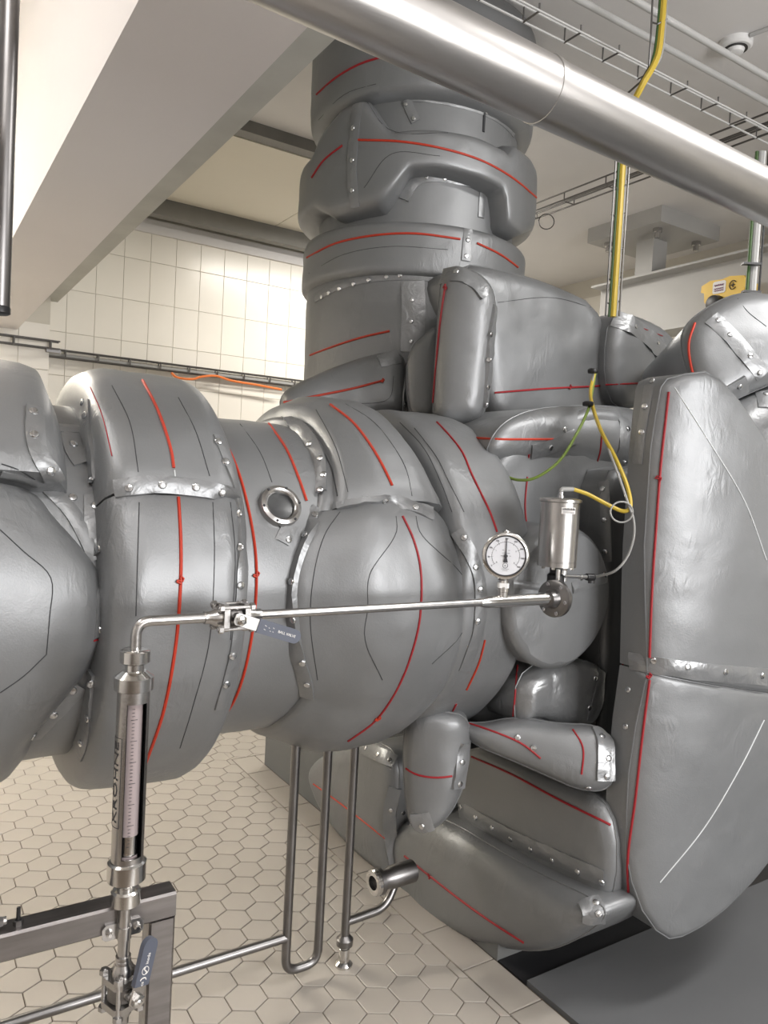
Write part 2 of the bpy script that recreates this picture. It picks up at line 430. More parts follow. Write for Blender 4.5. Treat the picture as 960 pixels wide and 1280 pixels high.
def ring_prof(R, Rb, p=5., q=2.2):
    return lambda s, th: Rb+(R-Rb)*max(0., 1-abs(2*s-1)**p)**(1/q)

# ================================================================== THE ROOM
ZC = 3.2          # ceiling
WV, WU = 5.25, 4.95
HS = 1.40/23.877  # hexagon edge
PLU = 1.52        # plinth face

fl = struct(MB().box((-3, -3, -.12), (WU, WV, -.004)).build('floor', 'floorgrout', smooth=False), 'cream hexagonal tile floor with dark brown grout', 'floor')
def E_(): pass
MB().box((-3, -3, ZC), (WU+.2, WV+.2, ZC+.15)).build('ceiling', 'plaster', smooth=False)
struct(bpy.data.objects['ceiling'], 'white plaster ceiling above the machine', 'ceiling')
wb = struct(MB().box((-3, WV, 0), (WU, WV+.15, ZC)).build('wall_back', 'wallgrout', smooth=False), 'white tiled wall at the back left', 'wall')
wr_ = struct(MB().box((WU, -3, 0), (WU+.15, WV, ZC)).build('wall_right', 'wallgrout', smooth=False), 'white tiled wall behind the crane beam', 'wall')
struct(MB().box((-3, -3.15, 0), (WU, -3, ZC)).build('wall_front', 'plaster', smooth=False), 'plain white wall behind the viewer', 'wall')
struct(MB().box((-3.15, -3, 0), (-3, WV, ZC)).build('wall_left', 'plaster', smooth=False), 'plain white wall at the far left', 'wall')
# pilaster the beam rests on
pil = struct(MB().box((-3, WV-.22, 0), (on(61, 450, 1, WV-.22).x, WV, ZC)).build('wall_pilaster', 'wallgrout', smooth=False), 'tiled wall projection beneath the ceiling beam', 'wall')

def piece(me, name, parent, loc):
    o = bpy.data.objects.new(name, me); COL.objects.link(o); o.parent = parent; o.location = Vector(loc)-wl(parent); return o
def tile_mesh(name, pts, n, th, material, bev=.0012):
    pts = [Vector(p) for p in pts]; n = Vector(n); c = sum(pts, Vector())/len(pts); m = len(pts)
    top = [p+(c-p).normalized()*bev*1.6 for p in pts]
    V = [p-n*th for p in pts]+[p-n*bev for p in pts]+top
    F = [tuple(range(2*m, 3*m))]
    for r in (0, 1):
        F += [(r*m+i, r*m+(i+1) % m, (r+1)*m+(i+1) % m, (r+1)*m+i) for i in range(m)]
    o = MB().add(V, F).build(name, material, smooth=False); me = o.data; bpy.data.objects.remove(o); return me
TW, TH = .1965*5.25/6, .3135*5.25/6
wt = tile_mesh('wall_tile', [(-TW/2+.0012, 0, -TH/2+.0012), (TW/2-.0012, 0, -TH/2+.0012), (TW/2-.0012, 0, TH/2-.0012), (-TW/2+.0012, 0, TH/2-.0012)], (0, -1, 0), .008, 'walltile')
wt2 = tile_mesh('wall_tile', [(0, -TW/2+.0012, -TH/2+.0012), (0, TW/2-.0012, -TH/2+.0012), (0, TW/2-.0012, TH/2-.0012), (0, -TW/2+.0012, TH/2-.0012)], (-1, 0, 0), .008, 'walltile')
jx = on(152.8, 385, 1, WV).x; jz = on(216, 385, 1, WV).z       # one measured joint crossing
jz = on(186, 379, 1, WV).z
for a in range(-12, 26):
    for b in range(-9, 8):
        x = jx+TW*(a+.5); z = jz+TH*(b+.5)
        if z-TH/2 < 0 or z+TH/2 > ZC or x > WU-.1: continue
        p = topx((x, WV, z))
        if -20 < p[0] < 700 and 250 < p[1] < 560 and x > pil.dimensions.x-3: piece(wt, 'wall_tile', wb, (x, WV-.006, z))
pu = pil.dimensions.x-3
for a in range(0, 6):
    for b in range(-9, 8):
        x = pu-TW*(a+.5); z = jz+TH*(b+.5); p = topx((x, WV-.22, z))
        if -40 < p[0] < 200 and 380 < p[1] < 560 and z+TH/2 < ZC: piece(wt, 'wall_tile', pil, (x, WV-.226, z))
jy = on(703, 330, 0, WU).y; jz2 = on(705, 341, 0, WU).z
for a in range(-16, 6):
    for b in range(-9, 6):
        y = jy+TW*1.5*(a+.5); z = jz2+TH*(b+.5)
        p = topx((WU, y, z))
        if z+TH/2 < ZC and 600 < p[0] < 1000 and 250 < p[1] < 480:
            o = piece(wt2, 'wall_tile', wr_, (WU-.006, y, z)); o.scale = (1, 1.5, 1)

# beam across the upper left
bz = on(28, 413, 1, WV-.22).z
bl_ = on(70, 195, 2, bz).x; br_ = on(225, 200, 2, bz).x
print('beam z', bz, 'u', bl_, br_)
beam = MB().box((bl_, -1.6, bz), (br_, WV-.22, ZC)).build('ceiling_beam', 'beam', smooth=False); struct(beam, 'broad white plastered ceiling beam at upper left', 'beam')
sz = on(92, 381, 1, WV-.1).z; su1 = on(250, 209, 2, sz).x
print('strip z', sz, su1)
st = MB().box((su1-.16, .6, sz), (su1, WV-.1, ZC)).build('trim_1', 'edge', smooth=False); struct(st, 'narrow grey downstand strip beside the white ceiling beam', 'trim')
# ceiling panels framed by grey bars, right of the strip
z1 = ZC-.02
def bar_at(p0, p1, z, w, h, name, m):
    a = on(*p0, 2, z); b = on(*p1, 2, z); v = (a.y+b.y)/2
    return MB().box((su1-.02, v, z), (3.2, v+w, ZC)).build(name, m, smooth=False)
fz = ZC-.17
a = on(198, 267, 2, fz); print('bar v', a)
bars = []
va = on(290, 291, 2, fz).y; vb = on(345, 179, 2, ZC-.06).y
for i, v in enumerate((va, vb)):
    t_ = MB().box((su1-.02, v-.03, fz if i == 0 else ZC-.06), (3.4, v+.05, ZC)).build('trim_%d' % (i+2), 'greybar', smooth=False); struct(t_, ['grey channel bar along the top of the tiled back wall', 'grey channel bar between ceiling and cream panels'][i], 'trim')
cp = struct(MB().box((su1-.02, vb+.05, ZC-.05), (3.4, va-.03, ZC-.01)).build('ceiling_panel_backing', 'greybar', smooth=False), 'cream ceiling panels between the grey bars', 'ceiling')
w_ = .9; x0 = on(335, 290, 2, ZC-.075).x-w_*1
for i in range(-1, 4):
    xa, xb = max(x0+i*w_, su1-.02), min(x0+(i+1)*w_, 3.4)
    if xb > xa: MB().box((xa+.003, vb+.055, ZC-.065), (xb-.003, va-.035, ZC-.045)).build('ceiling_panel', 'cream', cp, smooth=False)
wtop = MB().box((su1-.02, WV-.03, fz-.07), (WU, WV, fz+.02)).build('trim_4', 'plaster', smooth=False); struct(wtop, 'white cornice strip over the wall tiles', 'trim')

# plinth, painted pad, border tiles
struct(MB().box((PLU, 1.62, 0), (1.78, 2.3, .08)).box((PLU, 2.3, 0), (1.78, on(330, 967, 0, PLU).y, .34)).box((1.78, 2.25, 0), (4.2, on(330, 967, 0, PLU).y, .34)).build('floor_plinth', 'plinth', smooth=False), 'grey painted concrete plinth beneath the machine', 'plinth')
struct(MB().box((PLU+.005, -2.6, -.004), (WU-.05, 1.50, .012)).build('floor_pad', 'pad', smooth=False), 'dark grey painted floor strip at lower right', 'floor')
struct(MB().box((PLU+.003, 1.50, -.004), (WU-.05, 2.3, .002)).build('floor_shade', 'openh_shade', smooth=False), 'black floor strip painted as the shade beneath the machine', 'floor')  # flat black strip, the shade under the machine put into the floor colour
BU0 = 1.40; vend = on(330, 967, 0, PLU).y
bt = tile_mesh('border_tile', [(BU0+.002-1.46, -.098, 0), (PLU-.002-1.46, -.098, 0), (PLU-.002-1.46, .098, 0), (BU0+.002-1.46, .098, 0)], (0, 0, 1), .006, 'tile')
bt2 = tile_mesh('border_tile', [(-.098, -.058, 0), (.098, -.058, 0), (.098, .058, 0), (-.098, .058, 0)], (0, 0, 1), .006, 'tile')
v = vend+.12-.1
while v > -.3: piece(bt, 'border_tile', fl, (1.46, v, 0)); v -= .2
for k in range(9): piece(bt2, 'border_tile', fl, (1.62+.2*k, vend+.06, 0))

# ================================================================== MAIN PIPE JACKETS
VCN, ZCN = 1.97, 1.12
AX = (1, 0, 0); NEAR = (0, -1, 0)
def pipe_rev(j, t0, t1, rf, a0, a1, material='fabric', **k):
    tr = t0 if callable(t0) else (lambda th: (t0, t1))
    return j.shell(rev_mesh((0, VCN, ZCN), AX, NEAR, tr, rf, a0, a1, **k), material)
def lerp_tab(tab):
    xs = [p[0] for p in tab]; ys = [p[1] for p in tab]; return lambda x: float(np.interp(x, xs, ys))

def cylpx(x, y, R):
    d = ray(x, y); a = d.y**2+d.z**2; w = Vector((0, CAM.y-VCN, CAM.z-ZCN)); b = w.y*d.y+w.z*d.z; c = w.y**2+w.z**2-R*R
    D = b*b-a*c; t = (-b-math.sqrt(D))/a if D > 0 else -b/a
    p = CAM+d*t; return math.degrees(math.atan2(p.z-ZCN, -(p.y-VCN))), p.x
def utab(R, pts, lo, hi):
    t = sorted(cylpx(x, y, R) for x, y in pts); return lerp_tab([(-200, lo)]+t+[(200, hi)])
# neck left
j = Jacket('insulation_jacket', 'narrow dark grey pipe jacket between the two leftmost big collars')
pipe_rev(j, .15, .42, lambda s, th: .415, 0, 360, na=72, ns=14)
j.flap([(50, 533), (75, 536), (100, 538)], .035); j.snaps([(62, 534)])
j.flap([(88, 543), (92, 562), (104, 580)], .04); j.snaps([(92, 555)])
# left collar, lower then upper
j = Jacket('insulation_jacket', 'large faceted collar jacket cut off by the left edge of the picture')
ue = utab(.44, [(45, 606), (66, 640), (98, 676), (124, 710), (133, 755), (132, 800), (106, 850), (72, 892), (44, 926), (22, 965)], .25, .26)
def rl(s, th):
    f = float(np.interp(s, [0, .62, .86, .96, 1.], [.507, .507, .478, .455, .425])); return f
pipe_rev(j, lambda th: (-.45, ue(th)), None, rl, -185, 31, na=80, ns=30, puff=.012)
j.stitch([(0, 662), (30, 690), (64, 722), (62, 770), (58, 818)], [(58, 818), (30, 845), (0, 866)])
j.flap([(60, 610), (88, 638), (108, 672), (120, 700)], .03, wide=True); j.snaps([(91, 622)])
j.flap([(127, 716), (127, 750), (124, 795)], .032, wide=True); j.snaps([(130, 733), (127, 787)])
j.flap([(103, 858), (68, 894), (42, 922)], .03, wide=True); j.snaps([(67, 894), (91, 863), (42, 920)])
j.line([(118, 714), (131, 712)], 'crimson', .002); j.line([(117, 801), (130, 797)], 'crimson', .002)
j = Jacket('insulation_jacket', 'smooth upper collar jacket at the left edge, above the valve frame')
pipe_rev(j, lambda th: (-.45, .285), None, ring_prof(.507, .43, 14, 2.), 32, 175, na=50, ns=24, puff=.015)
j.flap([(44, 510), (44, 545), (50, 570), (70, 600)], .035); j.snaps([(42, 514), (43, 543), (64, 589)])
j.flap([(0, 592), (25, 597), (50, 606)], .02); j.line([(2, 580), (25, 588), (44, 600)], 'stitch', .0013)
# collar A, lower then upper
j = Jacket('insulation_jacket', 'lower half of the fat collar jacket behind the sight tube, red seam around it')
pra = lambda s, th: float(np.interp(s, [0, .02, .06, .12, .22, .8, .9, .96, .99, 1.], [.425, .462, .484, .496, .504, .504, .494, .476, .45, .425]))
pipe_rev(j, lambda th: (.335, .640), None, pra, -185, 27, na=64, ns=30, puff=.006, wr=.005)
j.line([(223, 622), (226, 680), (225, 740), (219, 810), (204, 890), (177, 968)], 'red')
j.stitch([(174, 628), (172, 700), (170, 770)], [(266, 628), (268, 700), (262, 800), (242, 880), (225, 935)], [(288, 628), (294, 700), (288, 800)])
j.flap([(118, 620), (118, 665), (121, 695)], .04, wide=True); j.snaps([(119, 632), (123, 686)])
j.flap([(114, 838), (109, 880), (105, 920), (98, 940)], .045, wide=True); j.snaps([(114, 855), (109, 898), (101, 929)])
j.tab(225, 725)
j = Jacket('insulation_jacket', 'upper half of the fat collar jacket above the sight tube, red seam over it')
pipe_rev(j, lambda th: (.335, .636), None, lambda s, th: pra(s, th)+.006, 27.5, 170, na=50, ns=30, puff=.008, wr=.006)
j.line([(178, 476), (198, 515), (213, 560), (217, 585)], 'red'); j.line([(218, 588), (219, 597)], 'thread', .0016)
j.stitch([(140, 482), (163, 530), (173, 590)], [(223, 497), (245, 540), (262, 595)])
j.line([(113, 484), (128, 520), (140, 570)], 'crimson', .0012, 'stitch_line')
j.flap([(106, 508), (108, 540), (112, 570), (115, 604)], .045, wide=True); j.snaps([(106, 519), (115, 600), (103, 503)])
j.flap([(143, 611), (190, 605), (230, 608), (270, 614), (292, 623)], .036, wav=.002, wide=True); j.snaps([(161, 610), (203, 606), (245, 609), (278, 616)])
# cylinder B
j = Jacket('insulation_jacket', 'straight pipe jacket with two red seams around the round sight glass')
pipe_rev(j, .60, 1.02, lambda s, th: .419, 0, 360, na=84, ns=14, wr=.005)
j.line([(264, 527), (285, 560), (304, 610), (318, 680), (320, 740), (312, 810), (295, 870), (266, 914)], 'red')
j.line([(336, 530), (358, 562), (374, 600), (383, 626)], 'red')
j.stitch([(300, 530), (325, 565), (340, 603)])
j.flap([(272, 545), (290, 590), (301, 640), (303, 690), (300, 760), (292, 820), (275, 885)], .028, wav=.0015, wide=True); j.snaps([(273, 552), (282, 577), (298, 642), (300, 684), (301, 732), (291, 820), (283, 856), (274, 889)])
j.flap([(364, 655), (356, 668), (352, 678)], .035); j.snaps([(361, 674)])
j.tab(320, 718)
JB = j
# collar D
j = Jacket('insulation_jacket', 'second collar jacket between the bulging collar and the gauge, wavy crimson seam')
pipe_rev(j, lambda th: (1.18, 1.46), None, ring_prof(.492, .40, 9, 2.2), 0, 360, na=90, ns=18, wr=.006)
j.line([(546, 528), (562, 545), (578, 566), (588, 590), (600, 615), (612, 640), (621, 665)], 'crimson', .003)
j.stitch([(518, 535), (545, 570), (560, 600), (580, 640)], [(500, 528), (530, 560), (552, 605), (565, 640)])
j.line([(606, 800), (598, 830), (583, 862)], 'red', .003); j.line([(570, 880), (562, 895)], 'crimson', .003)
# collar C, lower then upper
uc0 = utab(.425, [(345, 520), (372, 535), (392, 562), (400, 590), (398, 632), (376, 685), (364, 720), (361, 765), (368, 815), (381, 868), (348, 903)], .87, .88)
uc1 = utab(.46, [(480, 535), (508, 565), (540, 612), (572, 668), (596, 715), (602, 760), (594, 810), (570, 855), (540, 880)], 1.20, 1.10)
rpc = lambda s, th: float(np.interp(s, [0, .03, .07, .30, .36, .5, .72, .80, .95, .99, 1.], [.427, .440, .446, .492, .500, .507, .507, .500, .458, .442, .43]))
rpu = lambda s, th: float(np.interp(s, [0, .02, .10, .13, .30, .36, .5, .76, .9, .97, 1.], [.425, .436, .440, .474, .496, .503, .508, .508, .498, .475, .44]))
j = Jacket('insulation_jacket', 'lower half of the bulging collar jacket with faceted seams behind the thin steel pipe')
pipe_rev(j, lambda th: (uc0(th), uc1(th)), None, rpc, -185, 27, na=80, ns=34, puff=.008, wr=.006)
j.line([(503, 645), (517, 675), (526, 715), (525, 770), (515, 815), (497, 860), (470, 900), (435, 926)], 'crimson', .003)
j.stitch([(425, 640), (405, 670), (392, 720), (388, 780), (397, 850)], [(495, 645), (494, 670), (462, 718), (460, 760), (456, 800), (478, 850)],
         [(520, 645), (528, 670), (575, 715), (583, 740), (578, 790), (540, 830)])
j.flap([(398, 636), (374, 690), (364, 722), (362, 765), (370, 815), (381, 850), (384, 872)], .036, wav=.002, wide=True)
j.snaps([(394, 643), (381, 668), (364, 727), (378, 829), (384, 856), (366, 775)])
j.flap([(571, 664), (588, 692), (598, 720), (601, 755), (596, 795), (580, 838)], .036, wide=True); j.snaps([(580, 672), (595, 709), (601, 737), (597, 777), (583, 806)])
j.tab(472, 897)
j = Jacket('insulation_jacket', 'upper half of the bulging collar jacket left of the vertical column, red seam over it')
pipe_rev(j, lambda th: (uc0(th), uc1(th)), None, rpu, 27.5, 170, na=50, ns=30, puff=.008, wr=.006)
j.line([(413, 506), (440, 527), (462, 555), (478, 582), (490, 607)], 'red')
j.stitch([(395, 512), (420, 560), (435, 615)], [(432, 505), (470, 530), (505, 580), (515, 620)])
j.line([(352, 521), (385, 540), (412, 580), (422, 620)], 'stitch', .0018)
j.flap([(422, 636), (450, 630), (490, 628), (515, 632), (540, 643)], .036, wav=.005, wide=True); j.snaps([(482, 627), (520, 634)])
j.flap([(362, 523), (384, 545), (399, 575), (400, 615)], .036, wide=True); j.snaps([(387, 555), (400, 573), (404, 593), (400, 612)])

# ================================================================== COLUMN
CC = at(517, 335, 3.2); CX, CY = CC.x, CC.y
CE = Vector((-CX, -CY, 0)).normalized()
def zat(y, x=517): 
    d = ray(x, y); t = (math.hypot(CX, CY)*1.0)/math.hypot(d.x, d.y); return CAM.z+d.z*t
def col(j, z0, z1, rf, a0=0, a1=360, material='fabric', **k):
    z0f = z0 if callable(z0) else (lambda th: (z0, z1))
    return j.shell(rev_mesh((CX, CY, 0), (0, 0, 1), CE, z0f, rf, a0, a1, **k), material)
def rad(px): return px/FPX*3.2
def colpx(x, y, R):
    d = ray(x, y); a = d.x**2+d.y**2; wx, wy = CAM.x-CX, CAM.y-CY; b = wx*d.x+wy*d.y; c = wx*wx+wy*wy-R*R
    D = b*b-a*c; t = (-b-math.sqrt(D))/a if D > 0 else -b/a
    p = CAM+d*t; e2 = CE.cross(Vector((0, 0, 1))); q = Vector((p.x-CX, p.y-CY, 0)); return math.degrees(math.atan2(q.dot(e2), q.dot(CE))), p.z
def ztab(R, pts):
    t = sorted(colpx(x, y, R) for x, y in pts); f = lerp_tab([(-200, t[0][1])]+t+[(200, t[-1][1])])
    return lambda th: f((th+180) % 360-180)
def zmid(R, pts): 
    v_ = [colpx(x, y, R)[1] for x, y in pts]; return sum(v_)/len(v_)
Rn, R1, R2, R3 = rad(118), rad(135), rad(144), rad(136)
j = Jacket('insulation_jacket', 'plain cylindrical jacket at the foot of the vertical column, row of snaps at its top')
z3b = zmid(R3, [(386, 366), (430, 347), (480, 339)]); z3t = zmid(R3, [(384, 308), (440, 273), (500, 265)])
col(j, zat(520), z3b+.02, lambda s, th: rad(127)+.006*s, na=72, ns=14)
j.line([(388, 444), (420, 432), (455, 421), (487, 414)], 'red', .004)
j.flap([(516, 352), (517, 390), (515, 440)], .085, 'crinkle', wav=.004)
j.flap([(394, 373), (420, 358), (455, 348), (500, 344), (545, 346)], .035, wav=.001, wide=True); j.snaps([(402, 371), (411, 366), (424, 361), (442, 355), (461, 350), (483, 346), (500, 344)])
j.snaps([(515, 375), (514, 402), (514, 427)])
j = Jacket('insulation_jacket', 'lower ring jacket of the vertical column with a single red seam')
col(j, z3b, z3t, ring_prof(R3, rad(122), 8, 2.4), na=90, ns=20, wr=.005)
j.line([(384, 322), (420, 304), (470, 294), (520, 292), (575, 299)], 'red', .004); j.line([(596, 304), (625, 318), (647, 334)], 'red', .004)
j.stitch([(386, 342), (430, 318), (490, 308), (560, 312)])
j.flap([(587, 274), (584, 297), (582, 326)], .035); j.snaps([(587, 278), (585, 300), (583, 320)])
j = Jacket('insulation_jacket', 'recessed neck sleeve inside the vertical column between its bulging rings')
col(j, z3t-.02, ZC-.02, lambda s, th: Rn, na=72, ns=24)
j.flap([(505, 119), (540, 121), (590, 131), (625, 147), (642, 165)], .045, wav=.002); j.snaps([(512, 119), (537, 121), (560, 125), (583, 130), (608, 140)])
j.flap([(508, 126), (514, 140), (520, 152)], .035); j.snaps([(507, 130), (517, 148)])
j.flap([(606, 128), (604, 165)], .010, 'stitch')
j.flap([(505, 250), (518, 226), (545, 220), (580, 226), (610, 236), (630, 248)], .038, wav=.006); j.snaps([(533, 221), (556, 223), (579, 227), (605, 237)])
j.flap([(603, 240), (601, 272)], .03)
j = Jacket('insulation_jacket', 'middle ring jacket of the vertical column with notched windows and red seam')
tb = ztab(R2, [(390, 262), (410, 272), (430, 266), (448, 262), (474, 258), (492, 238), (511, 211), (540, 209), (570, 214), (600, 223), (632, 240), (637, 285), (655, 298), (672, 290)])
tt_ = ztab(R2, [(390, 190), (400, 160), (425, 128), (450, 116), (456, 122), (488, 160), (540, 158), (600, 168), (638, 188), (646, 176), (660, 186), (674, 210)])
col(j, lambda th: (tb(th), max(tt_(th), tb(th)+.08)), None, ring_prof(R2, rad(124), 8, 2.4), na=160, ns=20, wr=.005)
j.line([(448, 175), (500, 177), (550, 185), (600, 200), (640, 222), (670, 247)], 'red', .004)
j.line([(390, 222), (405, 200), (428, 182)], 'crimson', .004)
j.flap([(449, 122), (443, 165), (440, 215), (444, 258)], .04); j.snaps([(444, 128), (441, 160), (440, 200), (440, 238)])
j.stitch([(456, 124), (490, 164), (560, 166)], [(455, 235), (490, 192), (550, 195)])
j = Jacket('insulation_jacket', 'top ring jacket of the vertical column just under the ceiling')
z1b = zmid(R1, [(396, 165), (440, 122), (500, 108)])
col(j, z1b, ZC-.01, ring_prof(R1, rad(116), 8, 2.4), na=80, ns=20, wr=.005)
j.line([(396, 118), (420, 97), (450, 80), (482, 70)], 'crimson', .004)
j.stitch([(398, 150), (430, 118), (470, 105)])

# ================================================================== MACHINE CASING JACKETS
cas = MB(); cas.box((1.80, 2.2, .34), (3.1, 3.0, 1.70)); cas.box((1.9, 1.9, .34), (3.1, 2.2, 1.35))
o = cas.build('machine_casing', 'casing_dark', smooth=False); tag(o, 'dark grey machine body glimpsed between the quilted jackets', 'machine')  # dark grey fabric body filling the gaps behind the jackets
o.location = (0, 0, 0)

def padj(label, outline, plane, **k):
    material = k.pop('material', 'fabric')
    j = Jacket('insulation_jacket', label); mb = pad_mesh(outline, plane, **k); j.shell(mb, material)
    MB().tube(mb.rim, .002, 6, closed=True).build('hem', 'fabric', j.root); return j
j = padj('long sloped jacket box beside the foot of the vertical column, tucked fold at its end',
    [(350, 492), (385, 473), (430, 455), (470, 443), (496, 440), (508, 452), (509, 516), (490, 528), (400, 532), (350, 520)], (430, 490, 2.72, (-.45, -.85, .25)), bulge=.07, edge=.09, thick=.25, wr=.006)
j.line([(355, 503), (400, 494), (440, 486), (478, 476)], 'red', .004); j.tab(478, 476)
j.flap([(474, 452), (498, 446)], .05); j.flap([(507, 450), (508, 480), (505, 515)], .05); j.stitch([(440, 505), (485, 500), (492, 470)])
j.snaps([(510, 454), (508, 480), (506, 506)])
j = padj('flat panel jacket between the column foot and the tall corner jacket', [(508, 440), (530, 418), (552, 402), (552, 525), (510, 525)], (530, 480, 2.62, (-.5, -.86, 0)), bulge=.03, edge=.05, thick=.1)
j.line([(520, 412), (528, 414), (540, 416)], 'crimson', .003)
# big front box
j = padj('broad smooth box jacket on top of the machine, right of the tall corner jacket',
    [(572, 330), (610, 334), (680, 352), (757, 388), (757, 530), (690, 535), (600, 535), (598, 420)], (1, 2.06), bulge=.06, edge=.10, thick=.45, wr=.005)
j.line([(618, 491), (680, 486), (740, 483), (752, 482)], 'crimson', .0035); j.tab(712, 484, 'crimson')
j.flap([(757, 395), (756, 430), (753, 455)], .05); j.snaps([(757, 410), (756, 440)])
j.stitch([(622, 378), (690, 372), (750, 388)])
j = padj('tall rounded corner jacket with a crimson seam down its left edge', [(550, 352), (558, 336), (578, 333), (606, 346), (622, 372), (616, 430), (611, 490), (603, 525), (570, 536), (541, 530), (542, 490), (546, 420)],
    (580, 430, 2.36, (-.62, -.78, 0)), bulge=.07, edge=.09, thick=.22, wr=.005)
j.line([(557, 355), (551, 400), (546, 450), (542, 500), (540, 527)], 'crimson', .0035); j.tab(557, 360, 'crimson')
j.flap([(553, 346), (572, 342), (595, 352), (608, 370)], .05, wav=.008); j.snaps([(570, 339)])
j.flap([(619, 385), (614, 430), (610, 480), (606, 512)], .05, wav=.006); j.snaps([(614, 418), (611, 450), (610, 484), (608, 506)])
j = padj('corner jacket with crinkled bright flap beside the yellow earth cable', [(756, 388), (798, 396), (836, 416), (856, 462), (838, 472), (812, 480), (806, 510), (754, 510)], (1, 1.98), bulge=.05, edge=.08, thick=.3, wr=.006)
j.line([(757, 481), (780, 480), (804, 479)], 'crimson', .0035)
j.flap([(768, 398), (800, 412), (825, 438), (845, 458)], .07, 'crinkle', wav=.01); j.snaps([(795, 408), (823, 428), (845, 458)])
j.line([(790, 405), (815, 415), (828, 420)], 'crimson', .002)
# roll
j = padj('horizontal rolled jacket under the box jacket, orange seam along its front', [(583, 558), (600, 530), (640, 513), (700, 508), (765, 508), (792, 516), (795, 560), (784, 580), (755, 592), (690, 598), (625, 592), (592, 578)],
    (1, 1.74), bulge=.03, edge=.06, thick=.2, cyl=('y', .09), wr=.006)
j.line([(585, 547), (620, 549), (660, 549), (696, 549)], 'red', .0035); j.line([(661, 568), (657, 590)], 'crimson', .003); j.line([(752, 540), (750, 565), (742, 588)], 'crimson', .003)
j.flap([(768, 512), (782, 530), (781, 560), (772, 585)], .06, 'flap', wav=.008); j.snaps([(763, 515), (785, 536), (781, 579)])
j.flap([(664, 565), (690, 558), (720, 545)], .045); j.snaps([(689, 560), (664, 588), (706, 537)])
# back panel behind actuator
j = padj('upright back panel jacket behind the steel actuator', [(615, 560), (800, 480), (812, 760), (800, 960), (700, 960), (600, 830), (600, 640)], (1, 1.66), bulge=.03, edge=.05, thick=.1)
j.line([(659, 596), (656, 630), (658, 657)], 'crimson', .003)
j = padj('narrow upright strip jacket with snaps between the drum jacket and the half disc', [(748, 590), (797, 582), (793, 700), (786, 830), (776, 965), (742, 965), (748, 830), (752, 700)], (1, 1.55), bulge=.03, edge=.04, thick=.08, soft=1)
j.flap([(755, 602), (757, 650), (758, 702)], .03); j.snaps([(753, 611), (755, 650), (756, 690)])
j.line([(789, 600), (786, 700), (780, 800), (770, 955)], 'crimson', .003)
# gauge disc
dc = on(704, 748, 1, 1.45)
mbd = rev_mesh((dc.x, 1.45, dc.z), (0, 1, 0), (0, 0, 1), lambda th: (0, .24), lambda s, th: .195 if s > .06 else .195-.016*(1-s/.06)**2, 0, 360, na=60, ns=14, depth=.14)
# front face
mf = MB(); rr = [0, .04, .08, .12, .155, .179]; n_ = 48; V = [Vector((dc.x, 1.432, dc.z))]; F = []
for r in rr[1:]:
    for k in range(n_):
        a = 2*math.pi*k/n_; p = Vector((dc.x+r*math.cos(a), 1.45-.014*(1-(r/.179)**2), dc.z+r*math.sin(a))); V.append(p+Vector((0, -.003*noise.noise(p*14), 0)))
for k in range(n_): F.append((0, 1+k, 1+(k+1) % n_))
for i in range(len(rr)-2):
    for k in range(n_): F.append((1+i*n_+k, 1+i*n_+(k+1) % n_, 1+(i+1)*n_+(k+1) % n_, 1+(i+1)*n_+k))
mf.add(V, F)
j = Jacket('insulation_jacket', 'round drum shaped end jacket behind the pressure gauge and actuator')
mbd.add(mf.V, mf.F); j.shell(mbd, sharp=50)
j.line([(634, 715), (623, 760), (628, 800), (645, 830)], 'crimson', .003)
j.flap([(642, 730), (672, 733), (680, 735)], .02); j.flap([(715, 735), (735, 728), (758, 722)], .03, wav=.006); j.snaps([(726, 722), (756, 718)])
j.stitch([(640, 690), (655, 675)])
# panels under the drum
j = padj('shiny wrinkled panel jacket hanging below the drum jacket', [(646, 826), (752, 822), (750, 868), (738, 905), (702, 914), (668, 892), (640, 912)], (1, 1.55), bulge=.05, edge=.07, thick=.12, wr=.014, ws=11, material='crinkle')
j.flap([(752, 830), (749, 860), (738, 900)], .035); j.snaps([(744, 848), (737, 885)])
j.line([(647, 832), (644, 870), (640, 912)], 'crimson', .003)
j = padj('dark slanted panel jacket left of the shiny wrinkled panel', [(565, 895), (600, 850), (648, 826), (644, 918), (600, 912)], (600, 880, 2.28, (-.6, -.8, .1)), bulge=.03, edge=.06, thick=.15)
j.snaps([(632, 905)])
j = padj('lower rolled jacket with bulging right end and crimson seams', [(560, 900), (600, 905), (645, 895), (700, 905), (745, 905), (768, 925), (772, 965), (757, 990), (720, 986), (690, 972), (640, 950), (590, 930)], (680, 930, 2.06, (-.65, -.7, .3)), bulge=.05, edge=.07, thick=.22, wr=.007)
j.line([(570, 900), (610, 912), (650, 928), (676, 948)], 'crimson', .003); j.line([(716, 912), (729, 935), (727, 968)], 'crimson', .0025)
j.flap([(746, 905), (757, 930), (757, 975)], .05, 'crinkle', wav=.008); j.snaps([(753, 920), (761, 948), (759, 971), (736, 985), (667, 935), (647, 922)])
j = padj('long plain side panel jacket with a crimson seam, below the lower rolled jacket', [(578, 925), (640, 950), (700, 978), (772, 1002), (772, 1140), (700, 1112), (640, 1080), (572, 1040)], (0, 1.63), bulge=.035, edge=.06, thick=.2)
j.line([(590, 946), (640, 968), (700, 1000), (745, 1022), (763, 1031)], 'crimson', .0035)
j.flap([(572, 1008), (620, 1035), (680, 1065), (755, 1098)], .045, wav=.004); j.snaps([(576, 1009), (594, 1022), (615, 1035), (638, 1049), (663, 1062), (690, 1076), (722, 1090), (752, 1103)])
